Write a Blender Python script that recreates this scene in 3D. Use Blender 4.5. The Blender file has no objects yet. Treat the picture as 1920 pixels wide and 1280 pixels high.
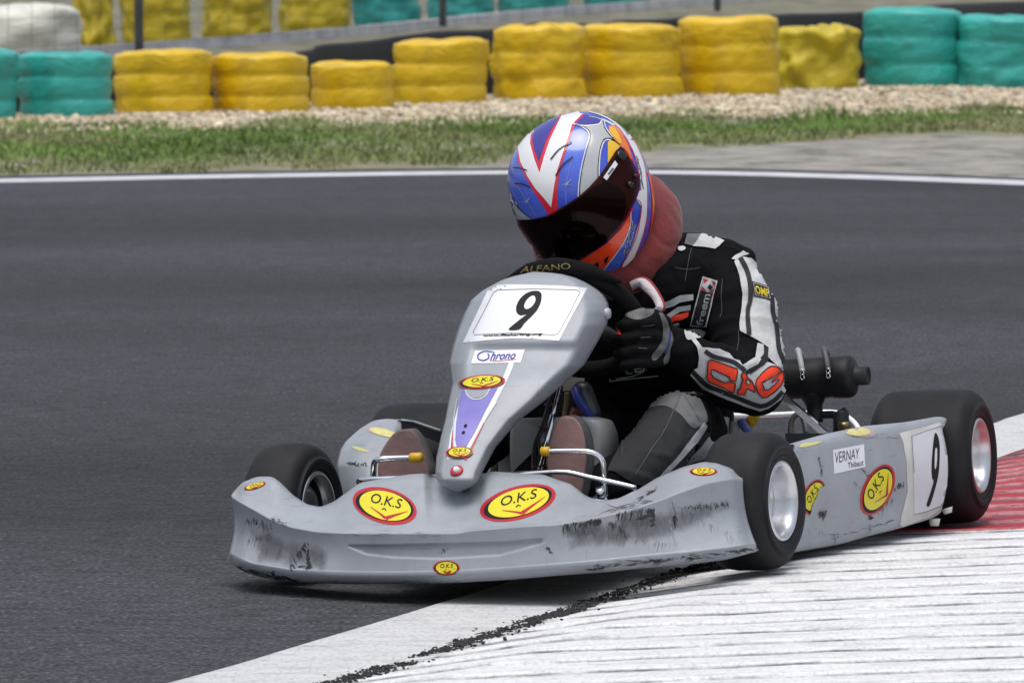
import bpy, bmesh, math, random
import numpy as np
from mathutils import Vector, Matrix, noise
from mathutils.bvhtree import BVHTree
from mathutils.geometry import delaunay_2d_cdt
random.seed(7)
scene = bpy.context.scene
COL = scene.collection
# ------------------------------------------------------------------ camera
FPX, CAM_H, V0 = 14025.0, 1.371, -248.0
PITCH = math.atan((640 - V0) / FPX)
cam_d = bpy.data.cameras.new('camera')
cam = bpy.data.objects.new('camera', cam_d); COL.objects.link(cam)
cam.location = (0, 0, CAM_H); cam.rotation_euler = (math.pi / 2 - PITCH, 0, 0)
cam_d.sensor_width = 36; cam_d.lens = FPX / 1920 * 36
cam_d.clip_start = .1; cam_d.clip_end = 2000
cam_d.dof.use_dof = True; cam_d.dof.focus_distance = 14.2; cam_d.dof.aperture_fstop = 22
scene.camera = cam
# ------------------------------------------------------------------ light
world = bpy.data.worlds.new('World'); scene.world = world; world.use_nodes = True
wn = world.node_tree; wn.nodes.clear()
sky = wn.nodes.new('ShaderNodeTexSky'); sky.sky_type = 'NISHITA'; sky.sun_disc = False
SUN_EL, SUN_AZ = math.radians(76), math.radians(200)
sky.sun_elevation = SUN_EL; sky.sun_rotation = SUN_AZ; sky.dust_density = 4; sky.air_density = 1.3
hsv = wn.nodes.new('ShaderNodeHueSaturation'); hsv.inputs['Saturation'].default_value = .62
bg = wn.nodes.new('ShaderNodeBackground'); bg.inputs['Strength'].default_value = .132
wo = wn.nodes.new('ShaderNodeOutputWorld')
wn.links.new(sky.outputs[0], hsv.inputs['Color']); wn.links.new(hsv.outputs[0], bg.inputs[0]); wn.links.new(bg.outputs[0], wo.inputs[0])
sl = bpy.data.lights.new('sun', 'SUN'); sl.energy = 1.65; sl.angle = math.radians(40); sl.color = (1, .975, .94)
so = bpy.data.objects.new('sun', sl); COL.objects.link(so)
sd = Vector((math.sin(SUN_AZ) * math.cos(SUN_EL), math.cos(SUN_AZ) * math.cos(SUN_EL), math.sin(SUN_EL)))
so.rotation_euler = sd.to_track_quat('Z', 'Y').to_euler()
scene.view_settings.view_transform = 'Standard'; scene.view_settings.look = 'None'
scene.view_settings.exposure = .25; scene.view_settings.gamma = 1
scene.view_settings.use_curve_mapping = False
scene.render.film_transparent = False
try:
    scene.cycles.transparent_max_bounces = 16; scene.cycles.max_bounces = 6; scene.cycles.use_denoising = True
except Exception: pass
# ------------------------------------------------------------------ poses and measuring rays
KM = (Matrix.Translation((.0142, 14.1928, .0313)) @ Matrix.Rotation(-.3211, 4, 'Z') @ Matrix.Rotation(-.0017, 4, 'X') @ Matrix.Rotation(-.0474, 4, 'Y'))
KI = KM.inverted()
CO = Vector((0, 0, CAM_H)); ca, sa = math.cos(PITCH), math.sin(PITCH)
def wdir(u, v):
    return (Vector((1, 0, 0)) * (u - 960) + Vector((0, ca, -sa)) * FPX + Vector((0, sa, ca)) * (640 - v)).normalized()
def G(u, v, z=0.):
    d = wdir(u, v); t = (z - CAM_H) / d.z; return CO + d * t
KO = KI @ CO
KR = KI.to_3x3()
def kdir(u, v): return KR @ wdir(u, v)
def K(u, v, y):
    d = kdir(u, v); return KO + d * ((y - KO.y) / d.y)
def KP(p):      # kart-local point -> photo pixel
    w = KM @ p - CO; z = w.y * ca - w.z * sa
    return 960 + FPX * w.x / z, 640 - FPX * (w.y * sa + w.z * ca) / z
# ------------------------------------------------------------------ helpers
def lin(c):
    return tuple(.74 * ((x / 255) / 12.92 if x <= 10 else ((x / 255 + .055) / 1.055) ** 2.4) for x in c)
def mat(name, col, rough=.6, metal=0., spec=.5, bump=0., bscale=60., var=0., vscale=8., coat=0., dark=None, bdist=.01, sheen=0.):
    m = bpy.data.materials.new(name); m.use_nodes = True
    nt = m.node_tree; b = nt.nodes['Principled BSDF']
    b.inputs['Base Color'].default_value = (*col, 1); b.inputs['Roughness'].default_value = rough
    b.inputs['Metallic'].default_value = metal; b.inputs['Specular IOR Level'].default_value = spec
    b.inputs['Coat Weight'].default_value = coat; b.inputs['Sheen Weight'].default_value = sheen
    tc = nt.nodes.new('ShaderNodeTexCoord')
    if var:
        n = nt.nodes.new('ShaderNodeTexNoise'); n.inputs['Scale'].default_value = vscale; n.inputs['Detail'].default_value = 6
        nt.links.new(tc.outputs['Object'], n.inputs['Vector'])
        mx = nt.nodes.new('ShaderNodeMix'); mx.data_type = 'RGBA'
        r = nt.nodes.new('ShaderNodeMapRange'); r.inputs[1].default_value = .35; r.inputs[2].default_value = .7
        nt.links.new(n.outputs['Fac'], r.inputs[0]); nt.links.new(r.outputs[0], mx.inputs['Factor'])
        mx.inputs['A'].default_value = (*col, 1)
        mx.inputs['B'].default_value = (*(dark if dark else [c * (1 - var) for c in col]), 1)
        nt.links.new(mx.outputs['Result'], b.inputs['Base Color'])
    if bump:
        n2 = nt.nodes.new('ShaderNodeTexNoise'); n2.inputs['Scale'].default_value = bscale; n2.inputs['Detail'].default_value = 5
        nt.links.new(tc.outputs['Object'], n2.inputs['Vector'])
        bp = nt.nodes.new('ShaderNodeBump'); bp.inputs['Strength'].default_value = bump; bp.inputs['Distance'].default_value = bdist
        nt.links.new(n2.outputs['Fac'], bp.inputs['Height']); nt.links.new(bp.outputs[0], b.inputs['Normal'])
    return m
def link(name, me, mats, parent=None, smooth=True):
    if smooth: me.polygons.foreach_set('use_smooth', [True] * len(me.polygons))
    for m in (mats if isinstance(mats, (list, tuple)) else [mats]): me.materials.append(m)
    o = bpy.data.objects.new(name, me); COL.objects.link(o)
    if parent is not None: o.parent = parent
    return o
def mesh_obj(name, vs, fs, mats, parent=None, smooth=True, mi=None):
    me = bpy.data.meshes.new(name); me.from_pydata([tuple(v) for v in vs], [], fs); me.update()
    o = link(name, me, mats, parent, smooth)
    if mi is not None: me.polygons.foreach_set('material_index', mi)
    return o
def tag(o, label=None, cat=None, group=None, kind=None):
    if label: o['label'] = label
    if cat: o['category'] = cat
    if group: o['group'] = group
    if kind: o['kind'] = kind
    return o
def empty(name, mtx):
    o = bpy.data.objects.new(name, None); COL.objects.link(o); o.matrix_world = mtx; o.empty_display_size = .1
    return o
class MB:
    def __init__(s): s.v = []; s.f = []
    def add(s, vs, fs):
        k = len(s.v); s.v += [Vector(v) for v in vs]; s.f += [tuple(i + k for i in f) for f in fs]; return s
    def build(s, name, mats, parent=None, smooth=True): return mesh_obj(name, s.v, s.f, mats, parent, smooth)
def cr(pts, per):
    """Catmull-Rom through pts with `per` samples per segment."""
    P = [Vector(p) for p in pts]
    if len(P) < 3: 
        return [P[0].lerp(P[-1], i / per) for i in range(per + 1)]
    E = [P[0] * 2 - P[1]] + P + [P[-1] * 2 - P[-2]]; out = []
    for i in range(1, len(E) - 2):
        a, b, c, d = E[i - 1:i + 3]
        for k in range(per):
            t = k / per
            out.append(.5 * ((2 * b) + (c - a) * t + (2 * a - 5 * b + 4 * c - d) * t * t + (3 * b - a - 3 * c + d) * t ** 3))
    out.append(P[-1]); return out
def grid_faces(nr, nc, closed=False):
    f = []
    for i in range(nr - 1):
        for j in range(nc - (0 if closed else 1)):
            j2 = (j + 1) % nc; f.append((i * nc + j, i * nc + j2, (i + 1) * nc + j2, (i + 1) * nc + j))
    return f
def tube(pts, r, per=6, seg=10, smooth=True, cap=True):
    P = cr(pts, per) if smooth else [Vector(p) for p in pts]
    n = len(P); vs = []; up = None
    rr = r if isinstance(r, (list, tuple)) else [r] * len(pts)
    for i, p in enumerate(P):
        t = (P[min(i + 1, n - 1)] - P[max(i - 1, 0)]).normalized()
        if up is None:
            up = t.orthogonal().normalized()
        up = (up - t * up.dot(t)).normalized(); w = t.cross(up)
        x = i / (n - 1) * (len(rr) - 1); k = min(int(x), len(rr) - 2); R = rr[k] + (rr[k + 1] - rr[k]) * (x - k)
        for a in range(seg):
            an = 2 * math.pi * a / seg; vs.append(p + (up * math.cos(an) + w * math.sin(an)) * R)
    fs = grid_faces(n, seg, True)
    if cap: fs += [tuple(range(seg - 1, -1, -1)), tuple(range((n - 1) * seg, n * seg))]
    return vs, fs
def lathe(prof, axis='X', seg=48, c=(0, 0, 0), a0=0.):
    vs = []; c = Vector(c)
    for (h, r) in prof:
        for k in range(seg):
            a = 2 * math.pi * k / seg + a0; x, y = r * math.cos(a), r * math.sin(a)
            vs.append(c + (Vector((h, x, y)) if axis == 'X' else Vector((x, y, h)) if axis == 'Z' else Vector((x, h, y))))
    return vs, grid_faces(len(prof), seg, True)
def boxv(lo, hi):
    x0, y0, z0 = lo; x1, y1, z1 = hi
    v = [(x0, y0, z0), (x1, y0, z0), (x1, y1, z0), (x0, y1, z0), (x0, y0, z1), (x1, y0, z1), (x1, y1, z1), (x0, y1, z1)]
    return v, [(3, 2, 1, 0), (4, 5, 6, 7), (0, 1, 5, 4), (1, 2, 6, 5), (2, 3, 7, 6), (3, 0, 4, 7)]
def bevel(o, w, seg=3):
    m = o.modifiers.new('bevel', 'BEVEL'); m.width = w; m.segments = seg; m.limit_method = 'ANGLE'; return o
def solid(o, t, off=-1):
    m = o.modifiers.new('solid', 'SOLIDIFY'); m.thickness = t; m.offset = off; return o
def face_camera(o, local=True):
    me = o.data; org = KO if local else CO
    s = sum(1 if p.normal.dot(org - p.center) > 0 else -1 for p in me.polygons)
    if s < 0: me.flip_normals()
    return o
def bvh_of(o):
    me = o.data
    return BVHTree.FromPolygons([v.co.copy() for v in me.vertices], [tuple(p.vertices) for p in me.polygons])
def sm(a, b, x):
    t = max(0, min(1, (x - a) / (b - a))); return t * t * (3 - 2 * t)
# ---- flat artwork measured in pixels, laid on real surfaces as thin films
def poly2d(pts, step=7., smooth=False, per=6):
    P = [Vector((p[0], p[1])) for p in pts]
    if smooth:
        Q = [Vector((p.x, p.y, 0)) for p in P]; Q = Q[-2:] + Q + Q[:2]
        C = cr(Q, per); C = C[2 * per:-2 * per] if len(C) > 4 * per else C
        n0 = len(P) * per; C = cr([Vector((p.x, p.y, 0)) for p in (P[-1:] + P + P[:2])], per)[per:per + n0]
        P = [Vector((c.x, c.y)) for c in C]
    B = []
    for i, p in enumerate(P):
        q = P[(i + 1) % len(P)]; n = max(1, int((q - p).length / step))
        for k in range(n): B.append(p.lerp(q, k / n))
    xs = [p.x for p in B]; ys = [p.y for p in B]; G2 = []
    nx = int((max(xs) - min(xs)) / step); ny = int((max(ys) - min(ys)) / step)
    if nx * ny < 9000:
        for i in range(1, nx + 1):
            for j in range(1, ny + 1): G2.append(Vector((min(xs) + i * step + (j % 2) * step * .4, min(ys) + j * step)))
    nb = len(B)
    r = delaunay_2d_cdt(B + G2, [], [list(range(nb))], 1, .001)
    vs = [(v.x, v.y) for v in r[0]]; return vs, [tuple(f) for f in r[2]]
def stroke2d(pts, w, step=7., smooth=True, per=5):
    P = [Vector((p[0], p[1], 0)) for p in pts]
    if smooth and len(P) > 2: P = cr(P, per)
    Q = [P[0]]
    for p in P[1:]:
        n = max(1, int((p - Q[-1]).length / step)); a = Q[-1]
        Q += [a.lerp(p, (k + 1) / n) for k in range(n)]
    vs = []; n = len(Q)
    ws = w if isinstance(w, (list, tuple)) else (w, w)
    for i, p in enumerate(Q):
        t = (Q[min(i + 1, n - 1)] - Q[max(i - 1, 0)]); t.normalize(); s = Vector((-t.y, t.x, 0))
        x = i / max(1, n - 1) * (len(ws) - 1); k = min(int(x), len(ws) - 2); W = ws[k] + (ws[k + 1] - ws[k]) * (x - k)
        vs += [tuple((p + s * W / 2)[:2]), tuple(p[:2]), tuple((p - s * W / 2)[:2])]
    return vs, [(3 * i + k, 3 * i + 1 + k, 3 * i + 4 + k, 3 * i + 3 + k) for i in range(n - 1) for k in (0, 1)]
def ellipse2d(c, a, b, r=1., step=6.):
    pts = [(c[0] + r * (a[0] * math.cos(t) + b[0] * math.sin(t)), c[1] + r * (a[1] * math.cos(t) + b[1] * math.sin(t))) for t in [2 * math.pi * k / 40 for k in range(40)]]
    return poly2d(pts, step)
_tx = {}
def text_mesh(s, off=0., shear=0.):
    key = (s, off, shear)
    if key not in _tx:
        cu = bpy.data.curves.new('lettering', 'FONT'); cu.body = s; cu.offset = off; cu.shear = shear; cu.resolution_u = 4
        ob = bpy.data.objects.new('lettering', cu); COL.objects.link(ob)
        dg = bpy.context.evaluated_depsgraph_get(); me = bpy.data.meshes.new_from_object(ob.evaluated_get(dg))
        bm = bmesh.new(); bm.from_mesh(me); bmesh.ops.triangulate(bm, faces=bm.faces)
        for _ in range(3):
            es = [e for e in bm.edges if e.calc_length() > .16]
            if es: bmesh.ops.subdivide_edges(bm, edges=es, cuts=1); bmesh.ops.triangulate(bm, faces=bm.faces)
        bm.verts.ensure_lookup_table()
        vs = [(v.co.x, v.co.y) for v in bm.verts]; fs = [tuple(v.index for v in f.verts) for f in bm.faces]
        bm.free(); bpy.data.objects.remove(ob); bpy.data.curves.remove(cu); bpy.data.meshes.remove(me)
        x0 = min(v[0] for v in vs); x1 = max(v[0] for v in vs); y0 = min(v[1] for v in vs); y1 = max(v[1] for v in vs)
        _tx[key] = ([((x - x0) / (x1 - x0), (y - y0) / (y1 - y0)) for x, y in vs], fs)
    return _tx[key]
def text2d(s, bl, br, tl, tr=None, off=0., shear=0.):
    vs, fs = text_mesh(s, off, shear)
    if tr is None: tr = (br[0] + tl[0] - bl[0], br[1] + tl[1] - bl[1])
    o = []
    for x, y in vs:
        o.append(tuple((bl[i] * (1 - x) + br[i] * x) * (1 - y) + (tl[i] * (1 - x) + tr[i] * x) * y for i in (0, 1)))
    return o, fs
def xf(shape, ox, oy, s):
    return [(ox + x / s, oy + y / s) for x, y in shape[0]], shape[1]
def film(name, parent, bvh, items, lift=.0007, base=.0008, jump=.05, snap=.006, ymax=9.):
    """items: (material, layer, (verts2d, faces)); laid on the surface the measuring ray meets."""
    V = []; F = []; MI = []; mats = []
    for m, layer, (vs, fs) in items:
        if m not in mats: mats.append(m)
        mi = mats.index(m); idx = []
        hits = [bvh.ray_cast(KO, kdir(u, v)) for (u, v) in vs]; tt = [h[3] for h in hits if h[0] is not None]
        if not tt: continue
        tm = sum(tt) / len(tt)
        for (u, v), h in zip(vs, hits):
            d = kdir(u, v)
            if h[0] is None or h[0].y > ymax:        # just past the outline: pull back onto the nearest skin
                h = bvh.find_nearest(KO + d * tm if ymax > 8 else K(u, v, ymax - .06))
                if h[0] is None or h[0].y > ymax or ((h[0] - KO) - d * (h[0] - KO).dot(d)).length > snap: idx.append(None); continue
            n = h[1] if h[1].dot(d) < 0 else -h[1]
            nn = (n - d).normalized()
            idx.append(len(V)); V.append(h[0] + nn * (base + lift * layer))
        for f in fs:
            q = [idx[i] for i in f]
            if None in q: continue
            ps = [V[i] for i in q]
            if max((ps[i] - ps[i - 1]).length for i in range(len(ps))) > jump: continue
            nrm = (ps[1] - ps[0]).cross(ps[2] - ps[0])
            if nrm.dot(KO - ps[0]) < 0: q = q[::-1]
            F.append(tuple(q)); MI.append(mi)
    used = sorted({i for f in F for i in f}); re_ = {i: k for k, i in enumerate(used)}
    return mesh_obj(name, [V[i] for i in used], [tuple(re_[i] for i in f) for f in F], mats, parent, True, MI)
def remeshed(name, chunks, vox, smooth_it, mats, parent=None, disp=None):
    """one continuous skin over overlapping limbs"""
    mb = MB()
    for vs, fs in chunks: mb.add(vs, fs)
    me = bpy.data.meshes.new('tmp'); me.from_pydata([tuple(v) for v in mb.v], [], mb.f)
    o = bpy.data.objects.new('tmp', me); COL.objects.link(o)
    r = o.modifiers.new('r', 'REMESH'); r.mode = 'VOXEL'; r.voxel_size = vox
    s = o.modifiers.new('s', 'SMOOTH'); s.factor = .5; s.iterations = smooth_it
    dg = bpy.context.evaluated_depsgraph_get(); m2 = bpy.data.meshes.new_from_object(o.evaluated_get(dg))
    bpy.data.objects.remove(o); bpy.data.meshes.remove(me); m2.name = name
    if disp:
        ns = [v.normal.copy() for v in m2.vertices]
        for v, n in zip(m2.vertices, ns): v.co += n * disp(v.co)
        m2.update()
    return link(name, m2, mats, parent)
def capsule(a, b, ra, rb, seg=18, rings=5):
    a, b = Vector(a), Vector(b); t = (b - a)
    L = t.length; t = t.normalized() if L > 1e-6 else Vector((0, 0, 1)); up = t.orthogonal().normalized(); w = t.cross(up)
    rows = []
    for k in range(rings + 1):
        th = math.pi / 2 * (1 - k / rings); rows.append((a - t * ra * math.sin(th), ra * math.cos(th)))
    for k in range(1, 6): rows.append((a.lerp(b, k / 6), ra + (rb - ra) * k / 6))
    for k in range(rings + 1):
        th = math.pi / 2 * k / rings; rows.append((b + t * rb * math.sin(th), rb * math.cos(th)))
    vs = []
    for p, r in rows:
        r = max(r, 1e-4)
        for j in range(seg):
            an = 2 * math.pi * j / seg; vs.append(p + (up * math.cos(an) + w * math.sin(an)) * r)
    n = len(rows); return vs, grid_faces(n, seg, True) + [tuple(range(seg - 1, -1, -1)), tuple(range((n - 1) * seg, n * seg))]
def chain(pts):      # pts: (u, v, y, r)
    out = []; Q = [(K(u, v, y), r) for u, v, y, r in pts]
    for (a, ra), (b, rb) in zip(Q, Q[1:]): out.append(capsule(a, b, ra, rb))
    return out
def ipol(poly, x):
    return float(np.interp(x, [p[0] for p in poly], [p[1] for p in poly]))
def fbm(p, s, o=3): return noise.fractal(p * s, 1., 2., o)
# ------------------------------------------------------------------ setting
def ground_mat(name, nodes_fn):
    m = bpy.data.materials.new(name); m.use_nodes = True; nt = m.node_tree; nodes_fn(nt, nt.nodes['Principled BSDF']); return m
def N(nt, t, **kw):
    n = nt.nodes.new('ShaderNode' + t)
    for k, v in kw.items():
        if k in n.inputs: n.inputs[k].default_value = v
        else: setattr(n, k, v)
    return n
def ramp(nt, fac, stops):
    r = nt.nodes.new('ShaderNodeValToRGB'); e = r.color_ramp.elements
    while len(e) < len(stops): e.new(.5)
    for s, (p, c) in zip(e, stops): s.position = p; s.color = (*c, 1)
    nt.links.new(fac, r.inputs[0]); return r.outputs[0]
def asphalt(nt, b):
    L = nt.links.new; tc = N(nt, 'TexCoord')
    n1 = N(nt, 'TexNoise', Scale=95., Detail=4., Roughness=.7); L(tc.outputs['Object'], n1.inputs['Vector'])
    vo = N(nt, 'TexVoronoi', Scale=70.); L(tc.outputs['Object'], vo.inputs['Vector'])
    mp = N(nt, 'Mapping'); mp.inputs['Scale'].default_value = (.5, 1.0, 1); mp.inputs['Rotation'].default_value = (0, 0, .12); L(tc.outputs['Object'], mp.inputs[0])
    n2 = N(nt, 'TexNoise', Scale=1.1, Detail=7., Roughness=.62); L(mp.outputs[0], n2.inputs['Vector'])
    n3 = N(nt, 'TexNoise', Scale=22., Detail=5., Roughness=.7); L(mp.outputs[0], n3.inputs['Vector'])
    c1 = ramp(nt, n1.outputs['Fac'], [(.35, (.008, .0082, .0105)), (.5, (.0365, .037, .0432)), (.7, (.118, .1195, .135))])
    c2 = ramp(nt, n2.outputs['Fac'], [(.35, (.9, .9, .9)), (.65, (1.1, 1.1, 1.1))])
    c3 = ramp(nt, n3.outputs['Fac'], [(.34, (.62, .62, .62)), (.66, (1.36, 1.36, 1.36))])
    m = N(nt, 'Mix', data_type='RGBA', blend_type='MULTIPLY'); m.inputs[0].default_value = 1; L(c1, m.inputs[6]); L(c2, m.inputs[7])
    m2 = N(nt, 'Mix', data_type='RGBA', blend_type='MULTIPLY'); m2.inputs[0].default_value = 1; L(m.outputs[2], m2.inputs[6]); L(c3, m2.inputs[7])
    mp4 = N(nt, 'Mapping'); mp4.inputs['Scale'].default_value = (.22, .34, 1); mp4.inputs['Rotation'].default_value = (0, 0, -.5); L(tc.outputs['Object'], mp4.inputs[0]); n4 = N(nt, 'TexNoise', Scale=.75, Detail=4., Roughness=.5, Distortion=.6); L(mp4.outputs[0], n4.inputs['Vector'])
    c4 = ramp(nt, n4.outputs['Fac'], [(.36, (.62, .62, .62)), (.6, (1.12, 1.12, 1.12))])
    m3 = N(nt, 'Mix', data_type='RGBA', blend_type='MULTIPLY'); m3.inputs[0].default_value = 1; L(m2.outputs[2], m3.inputs[6]); L(c4, m3.inputs[7])
    L(m3.outputs[2], b.inputs['Base Color']); b.inputs['Roughness'].default_value = .85; b.inputs['Specular IOR Level'].default_value = .25
    bp = N(nt, 'Bump', Strength=.8, Distance=.006); L(vo.outputs['Distance'], bp.inputs['Height']); L(bp.outputs[0], b.inputs['Normal'])
M_ASPH = ground_mat('asphalt', asphalt)
def sheet(name, pts, z, m, kind='structure', n=None):
    o = mesh_obj(name, [(x, y, z) for x, y in pts], [tuple(range(len(pts)))], m, None, False); o['kind'] = kind; return o
def dirt(nt, b):
    L = nt.links.new; tc = N(nt, 'TexCoord')
    n1 = N(nt, 'TexNoise', Scale=2.2, Detail=9., Roughness=.7); L(tc.outputs['Object'], n1.inputs['Vector'])
    c = ramp(nt, n1.outputs['Fac'], [(.3, (.055, .07, .03)), (.45, (.1, .1, .06)), (.55, (.19, .17, .13)), (.75, (.27, .25, .2))])
    L(c, b.inputs['Base Color']); b.inputs['Roughness'].default_value = .95
    bp = N(nt, 'Bump', Strength=.6, Distance=.03); n2 = N(nt, 'TexNoise', Scale=14., Detail=5.); L(tc.outputs['Object'], n2.inputs['Vector']); L(n2.outputs['Fac'], bp.inputs['Height']); L(bp.outputs[0], b.inputs['Normal'])
M_DIRT = ground_mat('verge_dirt', dirt)
sheet('ground', [(-400, -60), (400, -60), (400, 900), (-400, 900)], -.03, M_DIRT)
# far edge of the track: centre line of its white line
EDGE = [(-2200, 372), (-900, 352), (-300, 343), (0, 339), (300, 333), (600, 328), (900, 324), (1200, 323), (1400, 326), (1650, 333), (1920, 343), (2300, 358), (2900, 385), (4200, 460)]
edge_pts = [G(u, v) for u, v in EDGE]; edge_c = cr(edge_pts, 8)
def strip(name, line, d0, d1, z, m):
    vs = []
    for i, p in enumerate(line):
        t = (line[min(i + 1, len(line) - 1)] - line[max(i - 1, 0)]); t.z = 0; t.normalize(); nrm = Vector((-t.y, t.x, 0))
        for d in (d0, d1): q = p + nrm * d; vs.append((q.x, q.y, z))
    o = mesh_obj(name, vs, [(2 * i, 2 * i + 2, 2 * i + 3, 2 * i + 1) for i in range(len(line) - 1)], m, None, False); o['kind'] = 'structure'; return o
trk = [(p.x, p.y + .55) for p in edge_c]
sheet('track', [(-9, -20), (9, -20)] + trk[::-1], 0., M_ASPH)
def paint(nt, b, dirty=.5):
    L = nt.links.new; tc = N(nt, 'TexCoord'); n = N(nt, 'TexNoise', Scale=6., Detail=8., Roughness=.7); L(tc.outputs['Object'], n.inputs['Vector'])
    c = ramp(nt, n.outputs['Fac'], [(.3, (.32, .32, .34)), (.5, (.5, .5, .53)), (.7, (.58, .58, .61))]); L(c, b.inputs['Base Color']); b.inputs['Roughness'].default_value = .7
M_LINE = ground_mat('line_paint', paint)
strip('white_edge_line', edge_c, -.20, .18, .0015, M_LINE)
def shoulder(nt, b):
    L = nt.links.new; tc = N(nt, 'TexCoord')
    n1 = N(nt, 'TexNoise', Scale=3., Detail=9., Roughness=.75); L(tc.outputs['Object'], n1.inputs['Vector'])
    n2 = N(nt, 'TexNoise', Scale=1.6, Detail=4.); L(tc.outputs['Object'], n2.inputs['Vector'])
    c = ramp(nt, n1.outputs['Fac'], [(.36, (.05, .046, .04)), (.45, (.19, .175, .155)), (.56, (.29, .27, .24)), (.7, (.42, .385, .335))])
    L(c, b.inputs['Base Color']); b.inputs['Roughness'].default_value = .95
    bp = N(nt, 'Bump', Strength=.7, Distance=.03); L(n1.outputs['Fac'], bp.inputs['Height']); L(bp.outputs[0], b.inputs['Normal'])
M_SHO = ground_mat('shoulder_stone_dust', shoulder)
# paved shoulder / grass boundary, grass / gravel boundary, gravel / tyres boundary in ground points
GR0 = [(-500, 345), (0, 329), (300, 322), (600, 317), (900, 303), (1050, 290), (1250, 276), (1400, 268), (1600, 254), (1750, 250), (1920, 247), (2400, 246)]
GR1 = [(-500, 268), (0, 243), (300, 240), (600, 238), (900, 229), (1100, 225), (1300, 214), (1500, 222), (1700, 212), (1920, 210), (2400, 207)]
GV1 = [(-500, 255), (0, 226), (200, 217), (400, 210), (600, 202), (760, 194), (920, 186), (1100, 184), (1280, 180), (1450, 174), (1600, 158), (1750, 164), (1920, 164), (2400, 158)]
sheet('shoulder', [(p.x, p.y + .5) for p in edge_c] + [tuple((G(u, v) + Vector((0, 1.2, 0)))[:2]) for u, v in GR0[::-1]], -.012, M_SHO)
# ---- kerb
KE = [(-700, 1560), (-100, 1395), (330, 1280), (620, 1195), (900, 1110), (1100, 1044), (1340, 966), (1600, 880), (1860, 797), (1920, 776), (2300, 650), (2900, 470)]
ke = cr([G(u, v) for u, v in KE], 8)
def kerb_dist(x, y):
    xe = float(np.interp(y, [p.x * 0 + p.y for p in ke], [p.x for p in ke])); return (x - xe) * .957
def kerb_h(d):
    return float(np.interp(d, [0, .25, .30, .42, .54, .70, 1.1, 1.6, 2.2, 2.4], [.0, .004, .012, .03, .047, .053, .07, .085, .09, .0]))
QA = math.radians(1.0); TOOTH = .2
def saw(q):
    t = (q / TOOTH) % 1.0
    return .0075 * (t / .08) if t < .08 else .0075 * (1 - (t - .08) / .92)
ys = [11.2 + i * .0125 for i in range(int((25 - 11.2) / .0125))]
ds = [.255, .27, .29, .32, .36, .4, .45, .5, .55, .6, .65, .7, .8, .9, 1.0, 1.1, 1.2, 1.3, 1.4, 1.5, 1.6, 1.8, 2.0, 2.2, 2.4]
kv = []; kd = []; kq = []
for y in ys:
    xe = float(np.interp(y, [p.y for p in ke], [p.x for p in ke]))
    for d in ds:
        x = xe + d / .957; q = -x * math.sin(QA) + y * math.cos(QA)
        q += .012 * noise.noise(Vector((x * 2.2, y * .7, 3.)))
        amp = sm(.27, .36, d) * (.85 + .3 * noise.noise(Vector((x * 3, y * 3, 0)))) * (1 - sm(2.1, 2.3, d))
        z = kerb_h(d) + saw(q) * amp - .004 * amp + .002 * noise.noise(Vector((x * 9, y * 9, 1)))
        kv.append((x, y, max(z, .001))); kd.append(d); kq.append(q)
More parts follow.
